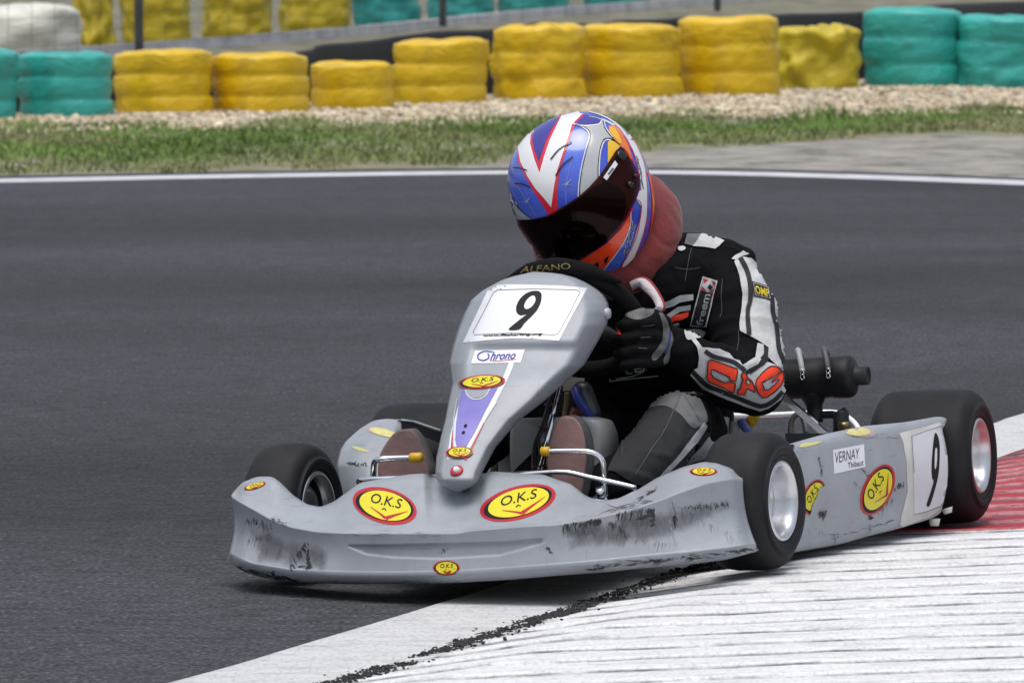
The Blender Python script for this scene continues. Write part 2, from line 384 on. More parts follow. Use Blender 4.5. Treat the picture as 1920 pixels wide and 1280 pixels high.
def kerb_m(nt, b):
    L = nt.links.new; tc = N(nt, 'TexCoord')
    aq = N(nt, 'Attribute', attribute_name='q'); ad = N(nt, 'Attribute', attribute_name='d')
    # tooth phase
    dv = N(nt, 'Math', operation='DIVIDE'); L(aq.outputs['Fac'], dv.inputs[0]); dv.inputs[1].default_value = TOOTH
    fr = N(nt, 'Math', operation='FRACT'); L(dv.outputs[0], fr.inputs[0])
    n1 = N(nt, 'TexNoise', Scale=5., Detail=8., Roughness=.72); mp = N(nt, 'Mapping'); mp.inputs['Scale'].default_value = (1.5, 4.5, 1); L(tc.outputs['Object'], mp.inputs[0]); L(mp.outputs[0], n1.inputs['Vector'])
    n2 = N(nt, 'TexNoise', Scale=22., Detail=6., Roughness=.7); L(mp.outputs[0], n2.inputs['Vector'])
    # red / white sections along the kerb
    r0 = N(nt, 'Math', operation='GREATER_THAN'); L(aq.outputs['Fac'], r0.inputs[0]); r0.inputs[1].default_value = RED0
    r1 = N(nt, 'Math', operation='LESS_THAN'); L(aq.outputs['Fac'], r1.inputs[0]); r1.inputs[1].default_value = RED0 + 3.4
    rr = N(nt, 'Math', operation='MULTIPLY'); L(r0.outputs[0], rr.inputs[0]); L(r1.outputs[0], rr.inputs[1])
    mw = ramp(nt, n1.outputs['Fac'], [(p_, tuple(KSC * x for x in c_)) for p_, c_ in [(.28, (.34, .34, .355)), (.40, (.54, .54, .55)), (.52, (.645, .645, .655)), (.75, (.69, .69, .70))]])
    mr = ramp(nt, n1.outputs['Fac'], [(.3, (.19, .008, .016)), (.5, (.33, .011, .022)), (.74, (.35, .022, .032)), (.86, (.38, .10, .11))])
    mx = N(nt, 'Mix', data_type='RGBA'); L(rr.outputs[0], mx.inputs[0]); L(mw, mx.inputs[6]); L(mr, mx.inputs[7])
    # worn pale crests on red
    cp = N(nt, 'MapRange'); cp.inputs[1].default_value = .36; cp.inputs[2].default_value = .2; L(fr.outputs[0], cp.inputs[0])
    cn = N(nt, 'MapRange'); cn.inputs[1].default_value = .38; cn.inputs[2].default_value = .55; L(n2.outputs['Fac'], cn.inputs[0])
    cm = N(nt, 'Math', operation='MULTIPLY'); L(cp.outputs[0], cm.inputs[0]); L(cn.outputs[0], cm.inputs[1])
    cm1 = N(nt, 'Math', operation='MULTIPLY'); L(cm.outputs[0], cm1.inputs[0]); cm1.inputs[1].default_value = .42; cm2 = N(nt, 'Math', operation='MULTIPLY'); L(cm1.outputs[0], cm2.inputs[0]); L(rr.outputs[0], cm2.inputs[1])
    mc = N(nt, 'Mix', data_type='RGBA'); L(cm2.outputs[0], mc.inputs[0]); L(mx.outputs[2], mc.inputs[6]); mc.inputs[7].default_value = (.62, .42, .43, 1)
    # dark groove lines: rubber and grime, with the grooves' shade painted in
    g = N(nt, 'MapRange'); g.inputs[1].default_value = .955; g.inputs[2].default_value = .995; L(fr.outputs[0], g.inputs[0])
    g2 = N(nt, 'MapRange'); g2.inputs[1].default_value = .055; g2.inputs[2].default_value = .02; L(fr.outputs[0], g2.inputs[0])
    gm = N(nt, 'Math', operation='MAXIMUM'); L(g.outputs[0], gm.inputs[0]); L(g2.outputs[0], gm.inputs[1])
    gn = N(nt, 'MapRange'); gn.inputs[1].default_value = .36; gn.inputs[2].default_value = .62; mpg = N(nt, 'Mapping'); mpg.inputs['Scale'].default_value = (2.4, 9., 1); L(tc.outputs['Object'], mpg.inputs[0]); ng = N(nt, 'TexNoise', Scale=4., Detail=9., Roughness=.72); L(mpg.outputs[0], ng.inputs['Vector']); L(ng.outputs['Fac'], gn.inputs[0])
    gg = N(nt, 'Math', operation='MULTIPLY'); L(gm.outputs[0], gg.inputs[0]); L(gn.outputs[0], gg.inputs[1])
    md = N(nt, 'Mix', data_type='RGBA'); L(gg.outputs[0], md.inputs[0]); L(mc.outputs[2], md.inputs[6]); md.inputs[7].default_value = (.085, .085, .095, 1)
    # black seam where the ridged kerb meets the flat strip
    s0 = N(nt, 'MapRange'); s0.inputs[1].default_value = .36; s0.inputs[2].default_value = .31; L(ad.outputs['Fac'], s0.inputs[0])
    s1 = N(nt, 'MapRange'); s1.inputs[1].default_value = .255; s1.inputs[2].default_value = .285; L(ad.outputs['Fac'], s1.inputs[0])
    ss = N(nt, 'Math', operation='MULTIPLY'); L(s0.outputs[0], ss.inputs[0]); L(s1.outputs[0], ss.inputs[1])
    n3 = N(nt, 'TexNoise', Scale=17., Detail=7., Roughness=.7); L(tc.outputs['Object'], n3.inputs['Vector'])
    sn = N(nt, 'MapRange'); sn.inputs[1].default_value = .46; sn.inputs[2].default_value = .58; L(n3.outputs['Fac'], sn.inputs[0])
    s3 = N(nt, 'Math', operation='MULTIPLY'); L(ss.outputs[0], s3.inputs[0]); L(sn.outputs[0], s3.inputs[1])
    me = N(nt, 'Mix', data_type='RGBA'); L(s3.outputs[0], me.inputs[0]); L(md.outputs[2], me.inputs[6]); me.inputs[7].default_value = (.012, .012, .014, 1)
    n7 = N(nt, 'TexNoise', Scale=120., Detail=3., Roughness=.6); mp7 = N(nt, 'Mapping'); mp7.inputs['Scale'].default_value = (1., .35, 1); L(tc.outputs['Object'], mp7.inputs[0]); L(mp7.outputs[0], n7.inputs['Vector']); g7 = ramp(nt, n7.outputs['Fac'], [(.34, (.8, .8, .805)), (.52, (1.04, 1.04, 1.04))])
    m7 = N(nt, 'Mix', data_type='RGBA', blend_type='MULTIPLY'); m7.inputs[0].default_value = 1.; L(me.outputs[2], m7.inputs[6]); L(g7, m7.inputs[7])
    L(m7.outputs[2], b.inputs['Base Color']); b.inputs['Roughness'].default_value = .65
    bp = N(nt, 'Bump', Strength=.5, Distance=.004); L(n2.outputs['Fac'], bp.inputs['Height']); L(bp.outputs[0], b.inputs['Normal'])
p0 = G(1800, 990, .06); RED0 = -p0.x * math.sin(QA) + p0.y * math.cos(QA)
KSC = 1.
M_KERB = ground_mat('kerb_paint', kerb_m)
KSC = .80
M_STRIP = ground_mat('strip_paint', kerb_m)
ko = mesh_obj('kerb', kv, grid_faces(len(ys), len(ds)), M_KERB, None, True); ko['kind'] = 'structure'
for nm, arr in (('q', kq), ('d', kd)):
    at = ko.data.attributes.new(nm, 'FLOAT', 'POINT'); at.data.foreach_set('value', arr)
ds2 = [0, .006, .06, .12, .18, .22, .258]; sv = []; sd2 = []; sq2 = []
for y in ys[::3]:
    xe = float(np.interp(y, [p.y for p in ke], [p.x for p in ke])) + .006 * noise.noise(Vector((0, y * 3, 5)))
    for d in ds2: sv.append((xe + d / .957, y, .001 if d == 0 else .005 + .006 * d)); sd2.append(d); sq2.append(.5 * TOOTH)
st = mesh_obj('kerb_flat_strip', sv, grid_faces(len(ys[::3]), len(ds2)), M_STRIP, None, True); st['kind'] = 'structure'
for nm, arr in (('q', sq2), ('d', sd2)):
    at = st.data.attributes.new(nm, 'FLOAT', 'POINT'); at.data.foreach_set('value', arr)
def crumb_field():
    bm = bmesh.new(); bmesh.ops.create_icosphere(bm, subdivisions=1, radius=1.); pv = [v.co.copy() for v in bm.verts]; pf = [tuple(v.index for v in f.verts) for f in bm.faces]; bm.free()
    r = random.Random(11); vs = []; fs = []
    for k in range(15000):
        y = r.uniform(11.5, 16.5); x0 = float(np.interp(y, [p.y for p in ke], [p.x for p in ke]))
        clump = noise.noise(Vector((y * 5.5, 1, 1))) + .6 * noise.noise(Vector((y * 17, 4, 1)))
        if r.random() > .35 + .9 * clump: continue
        d = .30 + r.gauss(0, .026) + .018 * noise.noise(Vector((y * 4, 9, 9))); x = x0 + d / .957
        s_ = r.uniform(.0009, .0026) * (1.9 if r.random() < .1 else 1); b0 = len(vs); c = Vector((x, y, kerb_h(d) + .002 + s_ * .3)); q = Matrix.Rotation(r.uniform(0, 6), 3, 'Z')
        sc = (r.uniform(.8, 2.2), r.uniform(.8, 1.6), r.uniform(.5, 1.1))
        for p in pv: j = 1 + r.uniform(-.3, .3); vs.append(c + q @ Vector((p.x * sc[0], p.y * sc[1], p.z * sc[2])) * s_ * j)
        fs += [tuple(i + b0 for i in f) for f in pf]
    o = mesh_obj('rubber_crumbs', vs, fs, mat('tyre_crumb', (.016, .016, .018), .8), None, False); o['kind'] = 'stuff'
    tag(o, 'black tyre rubber crumbs gathered along the inner edge of the flat kerb strip', 'rubber debris')
crumb_field()
# ---- gravel
def pebble_base():
    bm = bmesh.new(); bmesh.ops.create_icosphere(bm, subdivisions=1, radius=1.); vs = [v.co.copy() for v in bm.verts]; fs = [tuple(v.index for v in f.verts) for f in bm.faces]; bm.free(); return vs, fs
PV, PF = pebble_base()
gb = [tuple(G(u, v)) for u, v in GR1] ; gt = [tuple(G(u, v)) for u, v in GV1]
def xy_line(L2, x): return float(np.interp(x, [p[0] for p in L2], [p[1] for p in L2]))
def gravel_z(x, y):
    y0, y1 = xy_line(gb, x), xy_line(gt, x); return .012 * noise.noise(Vector((x * .8, y * .5, 0)))
vs = []; fs = []; cols = []
xs = [-6 + i * .12 for i in range(int(12.5 / .12))]
gv = []; nr = 10
for x in xs:
    y0, y1 = xy_line(gb, x) - .6, xy_line(gt, x) + 3.2
    for j in range(nr): y = y0 + (y1 - y0) * j / (nr - 1); gv.append((x, y, gravel_z(x, y) - .03))
M_GRAVB = mat('gravel_bed', (.34, .29, .22), .95, bump=.8, bscale=20, var=.5, vscale=12, bdist=.03)
go = mesh_obj('gravel_bed', gv, grid_faces(len(xs), nr), M_GRAVB, None, True); go['kind'] = 'structure'; 
rp = random.Random(3)
for k in range(44000):
    x = rp.uniform(-5.2, 5.6); y0, y1 = xy_line(gb, x), xy_line(gt, x); y = rp.uniform(y0 - .5, y1 + .7)
    s = rp.uniform(.010, .019) * (1.7 if rp.random() < .05 else 1)
    q = Matrix.Rotation(rp.uniform(0, 6.3), 3, 'Z') @ Matrix.Rotation(rp.uniform(-.5, .5), 3, 'X'); sc = Vector((rp.uniform(.8, 1.5), rp.uniform(.7, 1.2), rp.uniform(.45, .8)))
    c = Vector((x, y, gravel_z(x, y) - .01 + rp.uniform(0, .02))); b0 = len(vs)
    for p in PV:
        j = 1 + rp.uniform(-.2, .2); vs.append(c + q @ Vector((p.x * sc.x, p.y * sc.y, p.z * sc.z)) * s * j)
    fs += [tuple(i + b0 for i in f) for f in PF]
    t = rp.random(); base = random.Random(k).choice([(.56, .47, .34), (.46, .38, .265), (.62, .55, .43), (.32, .25, .165), (.53, .42, .28), (.44, .40, .32)]); cols += [(*[c2 * (.75 + .5 * t) for c2 in base], 1)] * len(PV)
def attr_mat(name, rough=.85, mul=1., trans=0.):
    m = bpy.data.materials.new(name); m.use_nodes = True; nt = m.node_tree; b = nt.nodes['Principled BSDF']
    a = nt.nodes.new('ShaderNodeAttribute'); a.attribute_name = 'tint'; nt.links.new(a.outputs['Color'], b.inputs['Base Color']); b.inputs['Roughness'].default_value = rough
    b.inputs['Specular IOR Level'].default_value = .2
    return m
def tint(o, cols):
    at = o.data.color_attributes.new('tint', 'FLOAT_COLOR', 'POINT'); at.data.foreach_set('color', [c for q in cols for c in q])
o = mesh_obj('gravel', vs, fs, attr_mat('pebbles'), None, False); o['kind'] = 'stuff'; tint(o, cols)
tag(o, 'band of pale tan gravel stones heaped below the tyre barrier', 'gravel')
# ---- grass
g0 = [tuple(G(u, v)) for u, v in GR0]
vs = []; fs = []; cols = []; rg = random.Random(5)
def blade(x, y, z, h, w, lean, col):
    b0 = len(vs); a = rg.uniform(0, math.pi); dx, dy = math.cos(a) * w, math.sin(a) * w * .4
    lx, ly = rg.gauss(0, lean) * h, rg.gauss(0, lean) * h
    vs.extend([(x - dx, y - dy, z), (x + dx, y + dy, z), (x + lx * .4 + dx * .7, y + ly * .4 + dy * .7, z + h * .6), (x + lx * .4 - dx * .7, y + ly * .4 - dy * .7, z + h * .6), (x + lx, y + ly, z + h)])
    fs.extend([(b0, b0 + 1, b0 + 2, b0 + 3), (b0 + 3, b0 + 2, b0 + 4)]); cols.extend([(*col, 1)] * 5)
for k in range(125000):
    x = rg.uniform(-5.3, 5.4); y0, y1 = xy_line(g0, x), xy_line(gb, x)
    y = rg.uniform(y0 - .35, y1 + .5)
    den = .5 + .8 * noise.noise(Vector((x * 1.1, y * .45, 0))) + .5 * noise.noise(Vector((x * 3., y * 1.2, 4)))
    jag = -.45 + .9 * noise.noise(Vector((x * 1.3, 2, 2))) + .5 * noise.noise(Vector((x * 3.7, 5, 2)))
    den -= .85 * (1 - sm(y0 + jag - .2, y0 + jag + 1.3, y)) + .35 * sm(y1 - .3, y1 + .5, y)
    if rg.random() > den + .08: continue
    tall = max(0, noise.noise(Vector((x * 1.7, y * .8, 9)))); edge = sm(y1 - 1.2, y1, y)
    h = rg.uniform(.012, .035) + .09 * tall ** 1.5 * rg.random() + .07 * edge * max(0, noise.noise(Vector((x * 2.1, 3, 2)))) * rg.random() * 2.2
    t = rg.random(); dry = max(0, min(1, .60 + 1.15 * noise.noise(Vector((x * .9, y * .6, 30))) - .6 * sm(y0, y0 + 2.5, y) + rg.uniform(-.2, .2)))
    gv_ = 1 + .55 * noise.noise(Vector((x * 1.9, y * .8, 50))); green = ((.10 + .07 * t) * gv_, (.165 + .085 * t) * gv_, (.04 + .03 * t) * gv_); straw = (.30, .265, .16)
    blade(x, y, 0, h, rg.uniform(.004, .008), .55, [a + (b - a) * dry * .8 for a, b in zip(green, straw)])
o = mesh_obj('grass', vs, fs, attr_mat('grass_blades', .8), None, False); o['kind'] = 'stuff'; tint(o, cols)
tag(o, 'strip of short patchy green grass between the track edge and the gravel', 'grass')
gxs = [-6 + i * .05 for i in range(241)]; gso = []
for x in gxs:
    y0 = xy_line(g0, x) - .15 + .45 * noise.noise(Vector((x * 1.3, 2, 2))) + .3 * noise.noise(Vector((x * 3.7, 5, 2))) + .15 * noise.noise(Vector((x * 11, 5, 2)))
    gso += [(x, y0 - .06, -.016), (x, y0 + .12, -.007), (x, y0 + 1.2, -.004), (x, xy_line(gb, x) + .35, -.004)]
M_SOIL = mat('grass_soil', (.13, .135, .065), .95, bump=.7, bscale=12, var=.6, vscale=4.5, dark=(.25, .225, .17), bdist=.03)
o = mesh_obj('grass_soil', gso, grid_faces(len(gxs), 4), M_SOIL, None, False); o['kind'] = 'structure'
# ---- wrapped tyre stacks
def wrapped(name, c, mx, layers=5):
    m = bpy.data.materials.new(name); m.use_nodes = True; nt = m.node_tree; b = nt.nodes['Principled BSDF']; L = nt.links.new
    tc = N(nt, 'TexCoord'); n = N(nt, 'TexNoise', Scale=4., Detail=8., Roughness=.65); L(tc.outputs['Object'], n.inputs['Vector'])
    L(ramp(nt, n.outputs['Fac'], [(.3, tuple(x * .62 + .02 for x in c)), (.48, c), (.7, c), (.82, mx)]), b.inputs['Base Color'])
    b.inputs['Roughness'].default_value = .36; b.inputs['Specular IOR Level'].default_value = .5
    n2 = N(nt, 'TexNoise', Scale=6., Detail=7., Distortion=2.2); mp = N(nt, 'Mapping'); mp.inputs['Scale'].default_value = (1, 1, 1.8); L(tc.outputs['Object'], mp.inputs[0]); L(mp.outputs[0], n2.inputs['Vector'])
    bp = N(nt, 'Bump', Strength=.32, Distance=.035); L(n2.outputs['Fac'], bp.inputs['Height']); L(bp.outputs[0], b.inputs['Normal'])
    return m
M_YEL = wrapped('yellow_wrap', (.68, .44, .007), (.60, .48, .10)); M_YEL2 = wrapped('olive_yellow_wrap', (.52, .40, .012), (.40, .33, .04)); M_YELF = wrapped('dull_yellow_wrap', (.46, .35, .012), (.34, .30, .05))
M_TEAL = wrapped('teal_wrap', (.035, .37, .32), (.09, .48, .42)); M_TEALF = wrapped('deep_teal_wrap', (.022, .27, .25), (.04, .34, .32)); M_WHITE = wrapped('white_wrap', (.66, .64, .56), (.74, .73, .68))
M_RUB = mat('black_rubber', (.012, .012, .014), .6, bump=.3, bscale=10)
def stack(u0, u1, vb, vt, layers, m, label, seed, crumple=0., group='wrapped tyre stacks of the near barrier', deep=.0, hgt=None, lean=0.):
    p0, p1 = G(u0, vb), G(u1, vb); R = (p1 - p0).length / 2
    c = (p0 + p1) / 2; c.y += R
    dist = c.y - R
    H = hgt if hgt else (CAM_H - (vt + 248) / FPX * dist) + deep
    seg = 56; vs = []; base = -.02
    lay = layers; prof = []
    for l in range(lay):
        z0, z1 = base + (H - base) * l / lay, base + (H - base) * (l + 1) / lay
        for k in range(8):
            t = k / 8; prof.append((z0 + (z1 - z0) * t, R * (.962 + .038 * math.sin(math.pi * t) ** .45), l))
    prof += [(H - .012, R * .90, lay - 1), (H, R * .80, lay - 1), (H + .003, R * .6, lay - 1), (H - .02, R * .42, lay - 1), (H - .035, R * .05, lay - 1)]
    sx = [random.Random(seed * 31 + l).uniform(-.014, .014) for l in range(lay)]
    for (z, r, l) in prof:
        for k in range(seg):
            a = 2 * math.pi * k / seg; x, y = math.cos(a), math.sin(a); p = Vector((x * 1.3, y * 1.3, z * 3.5 + seed * 7.7))
            d = .008 * noise.noise(p * 1.3) + .004 * noise.noise(p * 3.1) + crumple * (noise.turbulence(p * 1.8, 3, False) - .5)
            d += .008 * abs(noise.noise(Vector((x * 5, y * 5, z * 9 + seed)))) * 1.5
            zz = z + (.014 * noise.noise(Vector((x * 1.5, y * 1.5, seed * 3.3))) + crumple * .8 * noise.noise(Vector((x * 2.2, y * 2.2, seed)))) * (z / max(H, .1)) + lean * x * z
            vs.append((x * (r + d) + sx[l], y * (r + d), zz))
    n = len(prof); f = grid_faces(n, seg, True) + [tuple(range((n - 1) * seg, n * seg))]
    o = mesh_obj('tyre_stack', vs, f, m); o.location = (c.x, c.y, 0); o.rotation_euler.z = random.Random(seed).uniform(0, 6)
    o.rotation_euler.z = 0
    tag(o, label, 'tyre stack', group); return o
NEAR = [
 (-150, 30, 227, 92, 3, M_TEAL, 'teal plastic wrapped tyre stack cut off by the left edge of the photo', 0, 0),
 (28, 206, 222, 97, 3, M_TEAL, 'teal plastic wrapped tyre stack beside the leftmost near yellow stack', 0, 0),
 (208, 391, 215, 93, 3, M_YEL, 'squat yellow wrapped tyre stack directly right of the left teal stacks', 0, .04),
 (391, 573, 212, 99, 3, M_YEL, 'yellow wrapped tyre stack with rounded top left of the shortest yellow stack', 0, 0),
 (581, 737, 205, 114, 2, M_YEL, 'shortest yellow wrapped tyre stack of only two tyres', 0, 0),
 (734, 914, 195, 72, 3, M_YEL, 'tall yellow wrapped tyre stack just right of the shortest one with dirty bottom band', 0, .05),
 (921, 1100, 188, 46, 3, M_YEL, 'yellow wrapped tyre stack with ragged top standing behind the helmet', .02, .03),
 (1087, 1279, 184, 45, 3, M_YEL, 'yellow wrapped tyre stack up and right of the helmet, narrowing to its base', 0, 0),
 (1278, 1466, 180, 29, 3, M_YEL, 'tallest yellow wrapped tyre stack left of the crumpled olive one', 0, .02),
 (1440, 1624, 168, 50, 2, M_YEL2, 'crumpled olive yellow wrapped tyre stack next to the right teal stacks', .06, 0),
 (1626, 1812, 164, 14, 3, M_TEAL, 'tall smooth teal wrapped tyre stack right of the crumpled yellow one', 0, 0),
 (1794, 1990, 165, 28, 3, M_TEAL, 'teal wrapped tyre stack with creased top at the right edge of the photo', .025, 0)]
for i, (u0, u1, vb, vt, n, m, lab, cmp_, lean) in enumerate(NEAR): stack(u0, u1, vb + 1, vt + 3, n, m, lab, i + 1, cmp_, lean=lean * .6)
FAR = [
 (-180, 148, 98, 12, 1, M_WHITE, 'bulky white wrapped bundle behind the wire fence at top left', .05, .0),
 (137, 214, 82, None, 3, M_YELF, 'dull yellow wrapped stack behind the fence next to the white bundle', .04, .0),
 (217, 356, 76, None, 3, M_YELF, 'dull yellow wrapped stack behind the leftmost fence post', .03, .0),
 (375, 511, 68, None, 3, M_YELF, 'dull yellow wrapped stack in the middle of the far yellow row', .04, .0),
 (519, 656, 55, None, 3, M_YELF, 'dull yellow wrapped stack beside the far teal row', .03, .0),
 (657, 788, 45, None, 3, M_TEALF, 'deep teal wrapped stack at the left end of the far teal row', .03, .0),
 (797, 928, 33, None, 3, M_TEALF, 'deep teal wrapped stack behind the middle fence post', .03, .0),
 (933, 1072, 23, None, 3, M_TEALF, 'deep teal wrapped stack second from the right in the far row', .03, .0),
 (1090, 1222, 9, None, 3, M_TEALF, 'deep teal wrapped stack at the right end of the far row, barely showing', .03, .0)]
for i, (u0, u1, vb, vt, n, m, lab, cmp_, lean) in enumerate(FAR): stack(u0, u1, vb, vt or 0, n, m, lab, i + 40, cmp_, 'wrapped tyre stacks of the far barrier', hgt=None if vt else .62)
# ---- rubber belt behind the near stacks
BELT = [(-200, 214, 118), (380, 203, 118), (560, 199, 103), (600, 197, 92), (760, 186, 72), (960, 178, 55), (1150, 174, 45), (1340, 168, 38), (1640, 152, 27), (1780, 152, 14), (2100, 148, 2)]
vs = []; bl = []
for u, vb, vt in BELT:
    p = G(u, vb) + Vector((0, .85, 0)); bl.append((p.x, p.y, CAM_H - (vt + 248) / FPX * p.y))
bc = cr(bl, 10)
for i, p in enumerate(bc):
    w = .02 * noise.noise(Vector((p.x * 3, 0, 0)))
    for (dy, z) in ((0, -.05), (.01, p.z * .5), (0, p.z + w), (.02, p.z + .02 + w), (.10, p.z + .02 + w), (.12, p.z * .5), (.12, -.05)): vs.append((p.x, p.y + dy + .03 * noise.noise(Vector((p.x * 2, z, 1))), z))
o = mesh_obj('rubber_belt', vs, grid_faces(len(bc), 7), M_RUB); tag(o, 'long black rubber belt running behind the near row of wrapped tyre stacks', 'barrier belt')
# ---- white concrete edging and fence beyond
WL = [(-300, 128), (200, 97), (660, 61), (960, 31), (1340, 2), (1700, -26)]
wl = cr([G(u, v) for u, v in WL], 6); M_CONC = mat('pale_concrete', (.52, .52, .55), .85, bump=.4, bscale=25, var=.35, vscale=3)
vs = []
for p in wl:
    for dx, dy, z in ((0, 0, -.05), (0, 0, .042), (.01, .02, .05), (.1, .16, .05), (.12, .2, -.05)): vs.append((p.x + dx, p.y + dy, z))
o = mesh_obj('concrete_edging', vs, grid_faces(len(wl), 5), M_CONC, None, False); tag(o, 'low pale concrete edging at the foot of the wire fence', 'edging')
fence = empty('wire_fence', Matrix.Translation(G(830, 50)))
tag(fence, 'tall green wire mesh fence on grey posts in front of the far stacks', 'fence')
FI = fence.matrix_world.inverted(); M_POST = mat('grey_post', (.15, .155, .175), .5, var=.3); M_WIRE = mat('green_wire', (.03, .075, .055), .5)
fp = [G(u, v) for u, v in [(-320, 141), (260, 94), (830, 50), (1345, 22)]]
for k, p in enumerate(fp):
    q = FI @ p; mb = MB(); mb.add(*tube([q, q + Vector((0, 0, 1.9))], .034, smooth=False, seg=12)); mb.add(*lathe([(1.9, .038), (1.92, .03), (1.93, .002)], 'Z', 12, q)); mb.build('fence_post', M_POST, fence)
mb = MB()
tot = 0; cum = [0]
for a, b in zip(fp, fp[1:]): tot += (b - a).length; cum.append(tot)
def fpt(s):
    k = max(i for i in range(len(cum) - 1) if cum[i] <= s + 1e-9); return FI @ fp[k].lerp(fp[k + 1], (s - cum[k]) / (cum[k + 1] - cum[k]))
s = .0
while s < tot - .3:
    q = fpt(s) + Vector((0, -.03, 0)); w = .02 * noise.noise(Vector((s, 1, 1))); mb.add(*tube([q, q + Vector((w, 0, .9)), q + Vector((0, 0, 1.8))],   .0019, smooth=False, seg=4, cap=False)); s += .55
for j in range(15):
    pts = []; s = 0.
    while s < tot: pts.append(fpt(s) + Vector((0, -.032, .05 + j * .12 + .018 * noise.noise(Vector((s * .9, j * 2., 0)))))); s += .25
    mb.add(*tube(pts,   .0019, smooth=False, seg=4, cap=False))
mb.build('wire_mesh', M_WIRE, fence)
# ------------------------------------------------------------------ go-kart
kart = empty('go_kart', KM)
tag(kart, 'grey racing go-kart number 9 with its left wheels up on the striped kerb', 'go-kart')
def plastic(name, c, scuff=.5, rough=.42):
    m = bpy.data.materials.new(name); m.use_nodes = True; nt = m.node_tree; b = nt.nodes['Principled BSDF']; L = nt.links.new
    tc = N(nt, 'TexCoord'); n = N(nt, 'TexNoise', Scale=9., Detail=8., Roughness=.7); L(tc.outputs['Object'], n.inputs['Vector'])
    mp = N(nt, 'Mapping'); mp.inputs['Scale'].default_value = (1., 1., 5.); mp.inputs['Rotation'].default_value = (.1, .25, .2); L(tc.outputs['Object'], mp.inputs[0])
    n2 = N(nt, 'TexNoise', Scale=14., Detail=9., Roughness=.75); L(mp.outputs[0], n2.inputs['Vector'])
    cl = ramp(nt, n.outputs['Fac'], [(.3, tuple(x * .86 for x in c)), (.5, c), (.75, tuple(x * 1.1 for x in c))])
    s = ramp(nt, n2.outputs['Fac'], [(.60, (0, 0, 0)), (.78, (1, 1, 1))])
    mp3 = N(nt, 'Mapping'); mp3.inputs['Scale'].default_value = (1.2, 1.2, 26.); mp3.inputs['Rotation'].default_value = (.5, -.2, .3); L(tc.outputs['Object'], mp3.inputs[0]); n3 = N(nt, 'TexNoise', Scale=9., Detail=3., Roughness=.5); L(mp3.outputs[0], n3.inputs['Vector'])
    mp5 = N(nt, 'Mapping'); mp5.inputs['Scale'].default_value = (26., 1.5, 1.5); mp5.inputs['Rotation'].default_value = (.2, .5, .1); L(tc.outputs['Object'], mp5.inputs[0]); n5 = N(nt, 'TexNoise', Scale=9., Detail=3., Roughness=.5); L(mp5.outputs[0], n5.inputs['Vector'])
    sc3 = ramp(nt, n3.outputs['Fac'], [(.66, (0, 0, 0)), (.72, (.35, .35, .35))]); sc5 = ramp(nt, n5.outputs['Fac'], [(.67, (0, 0, 0)), (.73, (.3, .3, .3))])
    n6 = N(nt, 'TexNoise', Scale=4., Detail=7., Roughness=.65); L(tc.outputs['Object'], n6.inputs['Vector']); gr = ramp(nt, n6.outputs['Fac'], [(.45, (0, 0, 0)), (.75, (.42, .42, .42))])
    mA = N(nt, 'Mix', data_type='RGBA'); L(gr, mA.inputs[0]); L(cl, mA.inputs[6]); mA.inputs[7].default_value = tuple(x * .55 for x in c) + (1,)
    mB_ = N(nt, 'Mix', data_type='RGBA'); L(sc3, mB_.inputs[0]); L(mA.outputs[2], mB_.inputs[6]); mB_.inputs[7].default_value = (.10, .10, .105, 1)
    mC_ = N(nt, 'Mix', data_type='RGBA'); L(sc5, mC_.inputs[0]); L(mB_.outputs[2], mC_.inputs[6]); mC_.inputs[7].default_value = (.13, .13, .135, 1); cl = mC_.outputs[2]
    mx = N(nt, 'Mix', data_type='RGBA'); ml = N(nt, 'Math', operation='MULTIPLY'); L(s, ml.inputs[0]); ml.inputs[1].default_value = scuff; L(ml.outputs[0], mx.inputs[0]); L(cl, mx.inputs[6]); mx.inputs[7].default_value = (.08, .08, .085, 1)
    L(mx.outputs[2], b.inputs['Base Color']); b.inputs['Roughness'].default_value = rough; b.inputs['Specular IOR Level'].default_value = .45
    bp = N(nt, 'Bump', Strength=.12, Distance=.004); L(n.outputs['Fac'], bp.inputs['Height']); L(bp.outputs[0], b.inputs['Normal'])
    return m
M_GREY = plastic('grey_bodywork', (.295, .316, .346)); M_TYRE = mat('slick_tyre', (.0105, .0107, .013), .66, spec=.22, bump=.25, bscale=90, var=.5, vscale=14, dark=(.02, .02, .022), bdist=.002)
M_RIM = mat('cast_rim', (.66, .67, .69), .3, metal=.9, bump=.05, bscale=40, var=.15, vscale=12)
M_CHR = mat('chrome_tube', (.82, .83, .86), .14, metal=1., var=.2, vscale=20); M_DRK = mat('dark_steel', (.03, .03, .033), .45, metal=.6); M_BLK = mat('black_plastic', (.010, .010, .011), .45, spec=.3, bump=.15, bscale=40, var=.4, vscale=16, dark=(.02, .02, .022))
M_FLR = mat('floor_tray_metal', (.1, .1, .105), .5, metal=.7)
R_ = mat('sticker_red', lin((196, 30, 48)), .4); Y_ = mat('sticker_yellow', lin((240, 226, 40)), .4); B_ = mat('sticker_black', (.009, .009, .011), .55, spec=.2); W_ = mat('sticker_white', (.70, .71, .74), .4, var=.08, vscale=10)
FY_ = mat('faded_yellow', lin((238, 228, 150)), .5, var=.25, vscale=40); FR_ = mat('faded_pink', lin((218, 165, 170)), .5, var=.2, vscale=40, dark=(.305, .32, .342))
